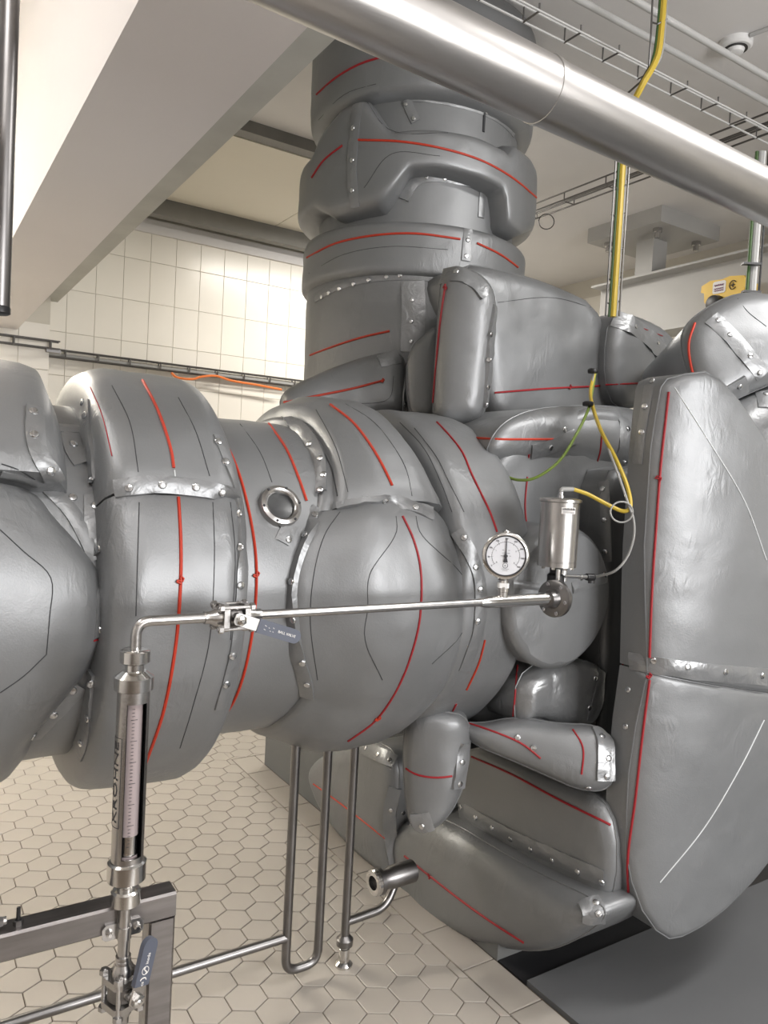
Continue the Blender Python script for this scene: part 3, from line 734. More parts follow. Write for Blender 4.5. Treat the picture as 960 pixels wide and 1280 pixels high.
j = padj('big rounded bottom jacket with a long crimson seam, nearest the floor', [(492, 1038), (520, 1018), (562, 1024), (620, 1060), (685, 1096), (742, 1122), (764, 1142), (728, 1172), (682, 1190), (625, 1184), (560, 1166), (508, 1150), (494, 1110)], (0, 1.555), bulge=.07, edge=.12, thick=.2, wr=.008, ws=5)
j.line([(506, 1070), (535, 1093), (580, 1128), (620, 1156), (655, 1178)], 'crimson', .0035); j.tab(537, 1095, 'crimson')
j.flap([(735, 1124), (744, 1140), (742, 1154)], .06, 'crinkle', wav=.008); j.snaps([(745, 1128), (748, 1142)])
j = padj('far lower jacket behind the drain pipes with a thin red seam', [(388, 970), (396, 948), (440, 930), (470, 925), (500, 942), (500, 1000), (492, 1045), (500, 1110), (478, 1090), (440, 1058), (405, 1015)], (0, 1.50), bulge=.05, edge=.09, thick=.2)
j.line([(392, 980), (420, 1000), (455, 1027), (490, 1055)], 'red', .003)
j.flap([(455, 935), (478, 945), (494, 952)], .05); j.snaps([(457, 935), (472, 943), (487, 950)])
j.flap([(494, 985), (487, 1015), (489, 1050), (494, 1080)], .045, wav=.008); j.snaps([(489, 1013)])
j = padj('upright elbow jacket tucked under the main pipe beside the drain pipes', [(503, 885), (545, 880), (588, 890), (586, 955), (570, 998), (545, 1024), (520, 1034), (505, 1005)], (540, 970, 2.10, (-.55, -.83, 0)), bulge=.03, edge=.05, thick=.16, cyl=('x', .05), wr=.008)
j.line([(503, 957), (520, 968), (545, 972), (565, 970)], 'crimson', .003)
j.flap([(505, 1018), (520, 1029), (540, 1026)], .05, 'crinkle', wav=.01); j.snaps([(504, 1016), (514, 1030), (527, 1033)])
j.flap([(583, 930), (577, 960), (572, 985)], .045, wav=.008); j.snaps([(578, 953), (575, 980)])
# half-disc jackets
j = padj('upper quarter of the huge half disc jacket at right, crimson seam near its edge', [(806, 486), (810, 476), (822, 471), (838, 469), (850, 478), (868, 505), (888, 540), (904, 568), (922, 598), (942, 632), (960, 664), (978, 704), (992, 748), (1001, 800), (1003, 858), (940, 852), (885, 846), (840, 840), (786, 832), (787, 790), (788, 740), (790, 680), (794, 620), (798, 560), (802, 520)],
    (1, 1.33), bulge=.014, edge=.025, thick=.03, soft=0, cyl=('x', .15), wr=.004, res=.028)
j.line([(836, 490), (826, 580), (820, 660), (815, 740), (812, 822)], 'crimson', .0035)
j.line([(843, 484), (885, 550), (930, 625), (958, 700)], 'thread', .0014)
j.flap([(812, 482), (802, 540), (797, 580)], .03); j.snaps([(815, 476), (806, 508), (802, 540)])
j.tab(823, 598, 'crimson')
j = padj('lower quarter of the huge half disc jacket at right, above the dark floor strip', [(786, 834), (840, 842), (885, 848), (940, 854), (1003, 860), (998, 892), (985, 925), (965, 958), (940, 995), (908, 1040), (880, 1072), (850, 1104), (825, 1127), (806, 1142), (795, 1147), (784, 1140), (774, 1120), (768, 1090), (766, 1060), (768, 1010), (771, 960), (777, 900)],
    (1, 1.33), bulge=.014, edge=.025, thick=.03, soft=0, cyl=('x', .15), wr=.004, res=.028)
j.line([(812, 850), (803, 920), (794, 1000), (785, 1070), (786, 1122)], 'crimson', .0035); j.tab(811, 845, 'crimson')
j.line([(955, 900), (925, 960), (880, 1035), (825, 1103)], 'thread', .0016)
j.flap([(787, 826), (830, 833), (880, 840), (958, 846)], .046, 'crinkle', wav=.005, wide=True); j.snaps([(817, 826), (860, 834), (907, 840), (953, 845), (785, 862), (782, 908)])
# upper right pipe
j = padj('rounded pipe jacket at the right edge below the yellow trolley, row of snaps across it', [(848, 420), (866, 395), (912, 368), (950, 366), (1000, 385), (1000, 465), (960, 482), (935, 492), (890, 514), (872, 498), (856, 462)], (900, 440, 2.42, (-.55, -.8, .2)), bulge=.07, edge=.10, thick=.4, wr=.005)
j.line([(869, 404), (861, 430), (865, 462), (875, 488)], 'red', .004)
j.flap([(889, 398), (912, 418), (935, 446), (954, 468)], .05, wav=.003); j.snaps([(898, 400), (913, 418), (938, 445), (950, 466)])
j.flap([(884, 505), (910, 494), (934, 480)], .06, wav=.003); j.snaps([(925, 484), (891, 507)])
j.stitch([(922, 373), (935, 390), (958, 408)])
j = padj('bright wrinkled pipe jacket at the right edge with a diagonal red seam', [(890, 516), (935, 494), (1000, 465), (1000, 660), (960, 618), (922, 575), (898, 540)], (930, 540, 2.38, (-.5, -.75, .35)), bulge=.06, edge=.09, thick=.4, wr=.012, ws=8, material='crinkle')
j.line([(894, 522), (915, 545), (940, 571), (958, 590)], 'red', .004); j.tab(938, 568)
j.flap([(952, 482), (957, 510)], .045); j.snaps([(958, 492)])

# ================================================================== SIGHT GLASS
h = raycast(349, 634, JB.tr); n = h[1]
sg = thing('sight_glass', 'round steel sight glass set in the pipe jacket', 'sight glass', h[0])
MB().lathe(h[0], n, [(-.02, .033), (.012, .033), (.016, .036), (.018, .041), (.015, .049), (.008, .051), (-.03, .051)], 40, cap=False).build('rim', 'steel', sg)
MB().lathe(h[0]+n*.006, n, [(-.004, .0335), (0, .0332), (.001, .02)], 32).build('glass', 'glass', sg)
for k in range(6):
    a = k*math.pi/3+.3; e = n.orthogonal().normalized(); f = n.cross(e); c = h[0]+n*.0155+(e*math.cos(a)+f*math.sin(a))*.0455
    MB().lathe(c, n, [(0, .0032), (.003, .003)], 6).build('screw', 'ink', sg)

# ================================================================== SMALL-BORE STEEL PIPEWORK
tv = at(690, 749, 1.85).y; tz = 1.131
zt = lambda y: on(160+(1100-y)*.0+(-(y-830)*.08), y, 1, tv).z
fu = .355
def zf(y):            # height on the flow meter's axis for image row y
    lo, hi = -.2, 2.
    for _ in range(40):
        m = (lo+hi)/2
        if topx((fu, tv, m))[1] > y: lo = m
        else: hi = m
    return (lo+hi)/2
tubeend = on(692, 749, 1, tv)
pl = thing('sample_pipe', 'thin horizontal stainless pipe with an elbow running across the jackets', 'pipe', (fu, tv, zf(812)))
vx0, vx1 = on(268, 775, 1, tv).x, on(313, 770, 1, tv).x
MB().tube(fillet([(fu, tv, zf(815)), (fu, tv, tz), (vx0, tv, tz)], .055, 12), .0095, 16).build('elbow', 'steel', pl)
MB().tube([(vx1, tv, tz), (on(610, 757, 1, tv).x, tv, tz)], .0088, 16).build('straight_run', 'steel', pl)
xg = on(628, 750, 1, tv).x; xt = on(606, 757, 1, tv).x
MB().lathe((xt-.015, tv, tz), (1, 0, 0), [(0, .0095), (.02, .0135), (.045, .0145), (tubeend.x-xt+.01, .0145), (tubeend.x-xt+.02, .016)], 20).build('tee', 'bright', pl)
MB().lathe((xg, tv, tz), (0, 0, 1), [(0, .012), (.022, .012), (.023, .0135), (.035, .0135), (.036, .011), (.05, .011)], 18).build('gauge_branch', 'bright', pl)
# flange clamp onto the drum
ft = thing('pipe_flange', 'bolted steel flange where the thin pipe meets the drum jacket', 'flange', tubeend)
fx = Vector((tubeend.x+.005, tv, tz)); fn = Vector((-1, -.18, 0)).normalized()
MB().lathe(fx+fn*.0, fn, [(-.03, .030), (-.006, .042), (-.004, .046), (.008, .046), (.010, .043), (.012, .024), (.03, .018)], 32).build('disc', 'dull', ft)
e = Vector((0, 0, 1)); f = fn.cross(e)
for k in range(6):
    c = fx+fn*.008+(e*math.cos(k*math.pi/3+.4)+f*math.sin(k*math.pi/3+.4))*.037
    MB().lathe(c, fn, [(0, .0055), (.006, .0055), (.007, .004)], 6).build('bolt', 'snap', ft)

def ball_valve(label, c, ax, stem, hdir, hl, grip0, txt, parts_scale=1., bare='steel'):
    c = Vector(c); ax = Vector(ax).normalized(); stem = Vector(stem).normalized(); side = ax.cross(stem); k = parts_scale
    t = thing('ball_valve', label, 'valve', c-ax*.03*0)
    MB().lathe(c, ax, [(-.014*k, .017*k), (-.010*k, .021*k), (.010*k, .021*k), (.014*k, .017*k)], 20).build('body', 'dull', t)
    for s in (-1, 1):
        mb = MB().obox(c+ax*s*.019*k, (stem, side, ax), (.024*k, .024*k, .005*k), .008*k)
        mb.build('end_plate', 'steel', t)
        MB().lathe(c+ax*s*.022*k, ax*s, [(0, .017*k), (.012*k, .016*k), (.020*k, .0115*k), (.030*k, .0112*k)], 18).build('end_socket', 'steel', t)
    for a, b in ((1, 1), (1, -1), (-1, 1), (-1, -1)):
        p = c+stem*a*.0185*k+side*b*.0185*k
        bo = MB().lathe(p, ax, [(-.034*k, .0035*k), (.034*k, .0035*k)], 10).build('bolt', 'steel', t)
        for s in (-1, 1): MB().lathe(p+ax*s*.0245*k, ax*s, [(0, .0075*k), (.007*k, .0075*k), (.008*k, .006*k)], 6).build('nut', 'steel', bo)
    sp = c+stem*.032*k
    MB().lathe(c+stem*.018*k, stem, [(0, .010*k), (.012*k, .009*k), (.0125*k, .0065*k), (.026*k, .006*k)], 14).build('stem', 'steel', t)
    MB().lathe(sp+stem*.006*k, stem, [(0, .0095*k), (.006*k, .0095*k), (.007*k, .007*k), (.0075*k, .0035*k), (.011*k, .003*k)], 6).build('stem_nut', 'bright', t)
    hd = Vector(hdir).normalized(); hw = stem.cross(hd).normalized()
    lv = MB().obox(sp+stem*.004*k+hd*(grip0+.012)*.5, (hd, hw, stem), ((grip0+.012)*.5+.010*k, .0105*k, .0018*k), .004*k).build('lever', bare, t)
    pts = []; w = .0125*k
    for a in range(9): 
        an = -math.pi/2+math.pi*a/8; pts.append(sp+hd*(hl-w+w*math.cos(an))+hw*w*math.sin(an)+stem*.0085*k)
    pts += [sp+hd*grip0+hw*w+stem*.0085*k, sp+hd*grip0-hw*w+stem*.0085*k]
    MB().prism(pts, stem, .009*k).build('grip', 'grip', t)
    return t, sp+stem*.0088*k, hd, hw
vc = Vector(((vx0+vx1)/2, tv, tz))
hd = (on(372, 797, 1, tv)-on(303, 776, 1, tv)); 
t, sp, hd, hw = ball_valve('ball valve on the horizontal pipe with lever pointing right', vc+Vector((0, 0, 0)), (1, 0, 0), (0, -1, 0), hd, .128, .036, '', 1.06, 'white')
ey = hd.cross(Vector((0, -1, 0))); ey = ey if ey.z > 0 else -ey
place_text('lettering', 'BALL VALVE', .0072, sp+hd*.097, hd, ey, 'paper', t)
mb = MB()
for dx, dz, w_2 in ((.050, .004, .002), (.050, -.003, .002), (.058, .002, .0012), (.062, -.003, .0012), (.067, .004, .0016), (.068, -.003, .001)): mb.tube([sp+hd*(dx-w_2)+ey*dz, sp+hd*(dx+w_2)+ey*(dz-.0012)], .0006, 4)
mb.build('marking', 'paper', t)

# flow meter
fm = thing('flow_meter', 'upright stainless flow meter tube with slotted window', 'flow meter', (fu, tv, zf(1130)))
P0 = lambda z: Vector((fu, tv, z))
def zl(name, y0, y1, prof, material='steel', n=28):   # lathe between image rows
    z0, z1 = zf(y0), zf(y1); 
    return MB().lathe(P0(z0), (0, 0, 1), [((z1-z0)*a, r) for a, r in prof], n).build(name, material, fm)
zl('top_nut', 829, 811, [(0, .021), (.12, .0255), (.88, .0255), (1, .021), (1.001, .012)], 'bright', 28)
zl('neck', 840, 828, [(0, .016), (1, .016)], 'bright')
zl('upper_nut', 862, 838, [(0, .029), (.05, .033), (.7, .033), (1, .020)], 'bright')
HR = .0275
zs0, zs1, zh0, zh1 = zf(1067), zf(876), zf(1080), zf(860)
view = Vector((-fu, -tv, 0)).normalized(); ang = math.radians(17)
slotdir = Matrix.Rotation(ang, 3, 'Z') @ view
mb = MB()
g = math.radians(38)
for (a, b, c) in ((zh0, zs0, 0), (zs1, zh1, 0)):
    mb.lathe(P0(a), (0, 0, 1), [(0, HR-.003), (0, HR), (b-a, HR), (b-a, HR-.003)], 40, cap=False)
mb.lathe(P0(zs0), (0, 0, 1), [(0, HR-.003), (0, HR), (zs1-zs0, HR), (zs1-zs0, HR-.003), (0, HR-.003)], 40, ref=slotdir, a0=g, a1=2*math.pi-g, cap=False)
mb.build('housing', 'steel', fm)
MB().lathe(P0(zh0), (0, 0, 1), [(0, HR-.0035), (zh1-zh0, HR-.0035)], 30, ref=slotdir, a0=g*1.2, a1=2*math.pi-g*1.2, cap=False).build('housing_lining', 'openh_shade', fm)
gt = MB().lathe(P0(zs0-.01), (0, 0, 1), [(0, .0175), (zs1-zs0+.02, .0175)], 24).build('glass_tube', 'meter', fm)
mb = MB(); er = Vector((0, 0, 1)).cross(slotdir)
for k in range(40):
    z = zs0+.02+(zs1-zs0-.03)*k/39; w = .0055 if k % 6 == 0 else .0022
    mb.obox(P0(z)+slotdir*.0174-er*(.005-w*.5)*1., (er, slotdir, (0, 0, 1)), (w, .0004, .0004))
mb.build('scale', 'ink', gt)
MB().lathe(P0(zs0+.002), (0, 0, 1), [(0, .0182), (.035, .0182)], 20).build('float', 'bright', gt)
zl('lower_nut', 1104, 1074, [(0, .020), (.22, .033), (.93, .033), (1, .029)], 'bright')
zl('lower_neck', 1112, 1100, [(0, .015), (1, .015)], 'bright')
zl('bottom_nut', 1130, 1110, [(0, .022), (.1, .0255), (.88, .0255), (1, .022)], 'bright')
# label on the housing
la = math.radians(-62); ld = Matrix.Rotation(la, 3, 'Z') @ view; le = Vector((0, 0, 1)).cross(ld)
def wrap(vx, vz, r): 
    a = vx/HR; return P0(vz)+(Matrix.Rotation(a, 3, 'Z') @ ld)*r
zl0, zl1 = zf(1028), zf(918); zc_ = (zl0+zl1)/2
vs, fs = text_mesh('KROHNE', .0195)
k_ = (zl1-zl0)*.9/(max(v.x for v in vs)-min(v.x for v in vs))
MB().add([wrap(-v.y*1.0, zc_+v.x*k_, HR+.0003+v.z) for v in vs], fs).build('lettering', 'ink', fm, smooth=False)
mb = MB()
for s in (-1, 1):
    mb.tube([wrap(s*.0125, zl0+(zl1-zl0)*i/12, HR) for i in range(13)], .0006, 5)
    mb.tube([wrap(-.0125+.025*i/8, zl0 if s < 0 else zl1, HR) for i in range(9)], .0006, 5)
mb.build('label_border', 'ink', fm)
# standpipe below, with ball valve
sp_ = thing('standpipe', 'short vertical pipe below the flow meter, held by a clamp', 'pipe', (fu, tv, 0))
zv = zf(1236)
MB().tube([P0(zf(1131)), P0(zv+.030)], .0105, 16).build('upper_run', 'steel', sp_)
MB().lathe(P0(zv+.035), (0, 0, 1), [(0, .012), (.008, .0150), (.02, .0135), (.026, .0105)], 18).build('weld_socket', 'steel', sp_)
MB().tube([P0(zv-.030), P0(.02)], .0105, 16).build('lower_run', 'steel', sp_)
MB().lathe(P0(.0), (0, 0, 1), [(0, .03), (.012, .03), (.02, .0105)], 16).build('floor_socket', 'steel', sp_)
hd = Vector((.30, -.12, .95))
t, sp, hd, hw = ball_valve('ball valve on the standpipe with blue grey lever pointing upwards', P0(zv), (0, 0, 1), (.35, -.94, 0), hd-Vector((.35, -.94, 0))*hd.dot(Vector((.35, -.94, 0))), .104, .024, '', 1.18, 'steel')
st_n = Vector((.35, -.94, 0)).normalized(); ey = hd.cross(st_n); ey = -ey if ey.x > 0 else ey
place_text('lettering', 'inoda', .0085, sp+hd*.070, hd, st_n.cross(hd), 'paper', t)
mb = MB(); ee = st_n.cross(hd).normalized()
mb.tube([sp+hd*(.050+.0068*math.cos(a*math.pi/10))+ee*.0068*math.sin(a*math.pi/10) for a in range(20)], .0006, 5, closed=True)
mb.tube([sp+hd*(.050+.006*s*1.0)+ee*.0035*math.sin(s*3.) for s in (-.9, -.5, 0, .5, .9)], .0012, 5)
mb.tube([sp+hd*(.034+.004*math.sin(a*math.pi/8))+ee*.006*math.cos(a*math.pi/8) for a in range(9)], .0009, 5)
mb.build('marking', 'paper', t)
place_text('marking', 'CE', .006, sp+hd*.028, hd, st_n.cross(hd), 'paper', t)

# support frame
by = tv+.0135                     # front face of the bar
zt_ = on(205, 1119, 1, by).z; ux = on(221, 1112, 1, by).x
sf = thing('support_frame', 'square tube steel frame carrying the flow meter, lower left', 'frame', (ux-.03, by+.025, 0))
T = .048
MB().obox(((ux-.85)/2, by+T/2, zt_-T/2), ((0, 1, 0), (0, 0, 1), (1, 0, 0)), (T/2, T/2, (ux+.85)/2), .004).build('crossbar', 'frame', sf)
MB().obox((ux-T/2, by+T/2, (zt_-T+.002)/2), ((1, 0, 0), (0, 1, 0), (0, 0, 1)), (T/2, T/2, (zt_-T-.002)/2), .004).build('post', 'frame', sf)
MB().obox((-.70, by+T/2, (zt_-T+.002)/2), ((1, 0, 0), (0, 1, 0), (0, 0, 1)), (T/2, T/2, (zt_-T-.002)/2), .004).build('post', 'frame', sf)
cl = thing('pipe_clamp', 'two-eared steel clamp holding the standpipe to the frame', 'clamp', P0(zt_-.075))
zc2 = zf(1165)
MB().obox((fu, by-.003, zc2), ((1, 0, 0), (0, 0, 1), (0, 1, 0)), (.036, .014, .0025), .006).build('back_plate', 'steel', cl)
MB().lathe(P0(zc2-.011), (0, 0, 1), [(0, .0122), (.022, .0122)], 18).build('saddle', 'steel', cl)
MB().obox((fu, by-.0005, zc2+.025), ((1, 0, 0), (0, 0, 1), (0, 1, 0)), (.010, .04, .001)).build('bracket', 'steel', cl)
for s in (-1, 1): MB().lathe((fu+s*.024, by-.006, zc2), (0, -1, 0), [(0, .006), (.005, .006), (.0055, .0038), (.009, .0035)], 6).build('bolt', 'bright', cl)
sb = on(23, 1146, 1, by+T*.45); bs = thing('threaded_bolt', 'black stud with nut standing on the frame bar at far left', 'bolt', (sb.x, sb.y, zt_))
MB().lathe((sb.x, sb.y, zt_), (0, 0, 1), [(0, .008), (.008, .008), (.009, .0035), (.030, .0032)], 6).build('stud', 'black', bs)
nb_ = MB().lathe((sb.x, sb.y, zt_), (0, 0, 1), [(0, .0085), (.0075, .0085), (.0085, .007)], 6).build('nut', 'dull', bs)
e0 = on(-6, 1143, 1, by+T*.5)
hx = thing('hex_fitting', 'dark fitting at the left edge lying on the frame bar', 'fitting', (e0.x, e0.y, zt_))
MB().lathe((e0.x-.03, e0.y, zt_+.011), (1, 0, 0), [(0, .010), (.035, .010), (.042, .008)], 6).build('body', 'dull', hx)
MB().lathe((e0.x+.005, e0.y, zt_+.011), (1, 0, 0), [(0, .007), (.012, .007)], 12).build('tip', 'steel', hx)

# drain pipes
fp = on(433, 1205, 2, 0); dv = fp.y
lowz = on(200, 1212, 1, dv).z
du1, du2 = on(364, 1060, 1, dv).x, on(404, 1060, 1, dv).x; du3 = on(437, 1060, 1, dv).x
dp = thing('drain_pipe', 'steel U-bend drain pipe with branch running left along the floor', 'pipe', (du1, dv, .05))
ub = on(382, 1207, 1, dv).z
MB().tube(fillet([(du1, dv, .85), (du1, dv, ub), (du2, dv, ub), (du2, dv, .85)], .04, 10), .0125, 16).build('u_bend', 'dull', dp)
jz_ = on(358, 1172, 1, dv).z
MB().tube([(du1, dv, jz_), (-.9, dv, on(0, 1268, 1, dv).z-.03)], .0125, 16).build('floor_branch', 'dull', dp)
d3 = thing('drain_pipe', 'single upright drain pipe standing on a round foot', 'pipe', (du3, dv, 0))
MB().tube([(du3, dv, .85), (du3, dv, .09)], .0125, 16).build('riser', 'dull', d3)
zc3 = on(434, 1172, 1, dv).z
MB().lathe((du3, dv, zc3-.022), (0, 0, 1), [(0, .018), (.004, .0235), (.022, .0245), (.026, .020), (.034, .014)], 24).build('union_nut', 'dull', d3)
MB().lathe((du3, dv, .0), (0, 0, 1), [(0, .026), (.006, .026), (.012, .019), (.014, .0155), (.05, .0155), (.052, .013), (.075, .013)], 20).build('foot', 'bright', d3)
b1 = Vector((du3, dv, on(440, 1150, 1, dv).z)); b2 = on(482, 1139, 1, dv-.0); b2.z = b1.z+.005
MB().tube(fillet([b1, b2, b2+Vector((.05, .02, .07))], .05, 8), .0125, 14).build('side_branch', 'dull', d3)
# open pipe end with ring
fc = on(466, 1104, 1, dv-.03)
ff = thing('pipe_stub', 'short open steel pipe stub with a bright ring poking out of the bottom jacket', 'pipe', fc)
pd = Vector((1, .05, 0)).normalized()
MB().lathe(fc, pd, [(.03, .020), (.0, .020), (-.001, .023), (-.001, .034), (.003, .037), (.012, .037), (.014, .034)], 32, cap=False).build('ring', 'bright', ff)
MB().lathe(fc+pd*.012, pd, [(0, .034), (.002, .038), (.014, .038), (.016, .028), (.04, .028), (.05, .032), (.13, .033)], 28).build('sleeve', 'dull', ff)
MB().lathe(fc+pd*.012, pd, [(0, .0215), (.001, .0215)], 24).build('glass', 'openh_shade', ff)

# ================================================================== GAUGE
gc = on(631, 694, 1, tv); gn = Vector((-.55, -.835, 0)).normalized(); ge = Vector((0, 0, 1)).cross(gn).normalized()
pg = thing('pressure_gauge', 'round dial pressure gauge with its black pointer straight up', 'gauge', gc)
up_ = Vector((0, 0, 1))
MB().lathe(gc-gn*.025, gn, [(0, .046), (.002, .05), (.030, .05), (.031, .0545), (.040, .0545), (.043, .051), (.0435, .0475), (.039, .0465), (.039, .0)], 48, cap=False).build('case', 'bright', pg)
gf = gc+gn*.0145
MB().lathe(gf, gn, [(0, .0468), (.001, .0466), (.0011, .001)], 48).build('dial', 'dial', pg)
MB().lathe(gf+gn*.0012, gn, [(0, .0470), (.001, .0470), (.001, .0445), (0, .0445)], 48, cap=False).build('bezel_shadow', 'ink', pg)
mb = MB(); A = lambda deg: ge*math.sin(math.radians(deg))+up_*math.cos(math.radians(deg))
for rr_ in (.0320,):
    mb.tube([gf+gn*.0012+A(d)*rr_ for d in range(-128, 129, 4)], .00035, 4)
for k in range(33):
    d = -128+256*k/32; big = k % 4 == 0
    mb.tube([gf+gn*.0012+A(d)*.0320, gf+gn*.0012+A(d)*(.0355 if big else .0335)], .0004 if big else .00025, 4)
    if big: mb.tube([gf+gn*.0012+A(d)*.0290, gf+gn*.0012+A(d)*.0320], .0003, 4)
mb.build('scale', 'ink', pg)
for k, s_ in enumerate(['0', '50', '100', '150', '200', '250', '300', '350', '400']):
    place_text('numeral', s_, .0052, gf+gn*.0014+A(-128+256*k/8)*.0395, ge, up_, 'ink', pg)
    if k % 2 == 0: place_text('numeral', str(k//2), .0048, gf+gn*.0014+A(-128+256*k/8)*.0255, ge, up_, 'ink', pg)
mb = MB()
for dx, dz, w_2 in ((-.007, .013, .002), (.007, .013, .002), (0, .0065, .009), (-.010, .0, .002), (.010, .0, .002)): mb.tube([gf+gn*.0013+up_*dz+ge*(dx-w_2), gf+gn*.0013+up_*dz+ge*(dx+w_2)], .0005, 4)
mb.build('dial_marks', 'ink', pg)
mb = MB().tube([gf+gn*.0013-up_*.0305-ge*.009, gf+gn*.0013-up_*.0305+ge*.009], .0004, 4).tube([gf+gn*.0013-up_*.034-ge*.006, gf+gn*.0013-up_*.034+ge*.006], .0004, 4); mb.build('fine_print', 'ink', pg)
mb = MB().tube([gf+gn*.0014-up_*.0225+A(d)*.0058 for d in range(0, 360, 20)], .0005, 4, closed=True); mb.build('emblem', 'ink', pg)
place_text('emblem', 'm', .005, gf+gn*.0014-up_*.0225, ge, up_, 'ink', pg)
pt = gf+gn*.004
mb = MB().prism([pt+up_*.041-ge*.0006, pt+up_*.041+ge*.0006, pt+ge*.0014, pt+ge*.0052-up_*.0150, pt-ge*.0052-up_*.0150, pt-ge*.0014], gn, .001); mb.lathe(pt, gn, [(-.002, .004), (.0015, .004), (.002, .002)], 16)
mb.build('pointer', 'ink', pg)
MB().lathe(Vector((gc.x, gc.y, gc.z-.048)), (0, 0, -1), [(0, .012), (.010, .012), (.011, .009), (.018, .009)], 16).build('stem', 'dull', pg)
MB().obox((gc.x, gc.y, gc.z-.070), (ge, gn, up_), (.0125, .0125, .0055), .003).build('stem_nut', 'white', pg)
MB().lathe(gc+up_*.054, up_, [(0, .009), (.003, .009), (.0035, .0025), (.006, .002)], 12).build('vent_plug', 'bright', pg)

# ================================================================== ACTUATOR
ac = on(696, 700, 1, tv+.035); au = ac.x; av = tv+.035
def za(y, x=696): return on(x, y, 1, av).z
at_ = thing('valve_actuator', 'polished stainless cylinder actuator with name plate above the flange', 'actuator', (au, av, za(735)))
z0, z1 = za(708), za(622); R_ = .0485
MB().lathe((au, av, z0), (0, 0, 1), [(0, R_-.006), (.001, R_), (.012, R_), (.0125, R_-.0006), (.0145, R_-.0006), (.015, R_), (z1-z0-.012, R_), (z1-z0-.010, R_+.004), (z1-z0-.004, R_+.004), (z1-z0-.002, R_), (z1-z0, R_-.008)], 56).build('cylinder', 'steel', at_)
MB().lathe((au, av, z1), (0, 0, 1), [(-.002, .009), (.006, .009), (.007, .0065), (.014, .0065)], 12).build('air_port', 'snap', at_)
MB().tube(fillet([(au, av, z1+.012), (au, av, z1+.022), (au+.03, av-.012, z1+.023)], .012), .0058, 10).build('elbow_fitting', 'greycable', at_)
MB().lathe((au, av, z0-.052), (0, 0, 1), [(0, .018), (.004, .022), (.03, .022), (.036, .016), (.052, .016)], 20).build('yoke', 'black', at_)
MB().lathe((au, av-.0, z0-.05), (0, 0, 1), [(0, .0095), (.05, .0095)], 14).build('spindle', 'bright', at_)
MB().lathe((au-.012, av-.019, z0-.048), (0, 0, 1), [(0, .006), (.044, .006)], 12).build('spindle_guard', 'bright', at_)
cdv = (CAM-Vector((au, av, 0))); cdv.z = 0; cdv.normalize(); cr = Vector((0, 0, 1)).cross(cdv)
for a in (-1.0, -.2, .6, 1.4):
    d_ = cdv*math.cos(a)+cr*math.sin(a); MB().lathe((au+d_.x*.038, av+d_.y*.038, z0), (0, 0, -1), [(0, .005), (.005, .005), (.006, .003)], 6).build('bolt', 'bright', at_)
def awrap(x, z, r, off):
    a = (x+off)/R_; d_ = cdv*math.cos(a)+cr*math.sin(a); return Vector((au, av, z))+d_*r
zp = za(637); off = .0225
mb = MB(); N = 8
V = [awrap(-.0185+.037*i/N, zp+s*.0078, R_+.0006, off) for s in (-1, 1) for i in range(N+1)]
mb.add(V, [(i, i+1, N+2+i, N+1+i) for i in range(N)]); mb.build('name_plate', 'paper', at_)
mb = MB()
for q in range(9): mb.tube([awrap(-.0155+.0037*q+dx, zp+.0005+dz, R_+.0010, off) for dx, dz in ((0, 0), (0, .0055), (.0022, .0055 if q % 2 else .001), (.0022, 0))], .00055, 4)
mb.build('print_marks', 'ink', at_)
mb = MB()
for s in (-.003, -.0055): mb.tube([awrap(-.015+.03*i/8, zp+s, R_+.0012, off) for i in range(9)], .0005, 4)
mb.build('fine_print', 'ink', at_)
# sensor
sa = Vector((au+.012, av-.012, za(719))); sd = (on(752, 721, 1, av-.012)-on(712, 719, 1, av-.012)); sl = sd.length; sd.normalize()
se = thing('position_sensor', 'small cylindrical sensor with black plug beside the actuator', 'sensor', sa)
MB().lathe(sa, sd, [(0, .004), (.002, .0075), (.006, .0075), (.007, .005), (sl*.55, .005), (sl*.56, .0065), (sl*.72, .0065)], 14).build('barrel', 'snap', se)
MB().lathe(sa+sd*sl*.72, sd, [(0, .0085), (.004, .0095), (.026, .0095), (.03, .006)], 14).build('plug', 'black', se)
MB().obox(sa+sd*(sl*.72+.02)-up_*.008, (sd, cr, up_), (.006, .006, .008), .002).build('plug_elbow', 'black', se)
MB().obox(sa-Vector((0, 0, .0)), (sd, cr, up_), (.006, .008, .014), .003).build('bracket', 'snap', se)

# ================================================================== CABLES
def cable(name, label, pts, r, m, cat='cable', base=None, per=8):
    P = [at(*p) for p in pts]; C_ = catmull(P, per)
    o = MB().tube(C_, r, 8).build(name, m); tag(o, label, cat); return o
ztop = z1+.023
ps = topx((au+.03, av-.012, ztop))
dpt = (Vector((au+.03, av-.012, ztop))-CAM).dot(HF)
cable('air_hose', 'yellow air hose curving from the actuator top up to the cable tie', [(ps[0], ps[1], dpt), (735, 618, 1.92), (762, 632, 1.915), (780, 639, 1.91), (788, 632, 1.91), (783, 605, 1.925), (768, 570, 1.97), (752, 540, 2.03), (742, 512, 2.18), (738, 490, 2.28), (743, 466, 2.36)], .0052, 'ycable')
cable('earth_cable', 'green and yellow earth wire drooping left across the rolled jacket', [(744, 466, 2.36), (740, 490, 2.30), (736, 510, 2.2), (722, 540, 2.1), (700, 575, 2.08), (672, 596, 2.08), (648, 600, 2.10), (625, 592, 2.15), (607, 582, 2.2)], .0042, 'gcable')
pe = sa+sd*(sl*.72+.03); pp_ = topx(pe); pdp = (pe-CAM).dot(HF)
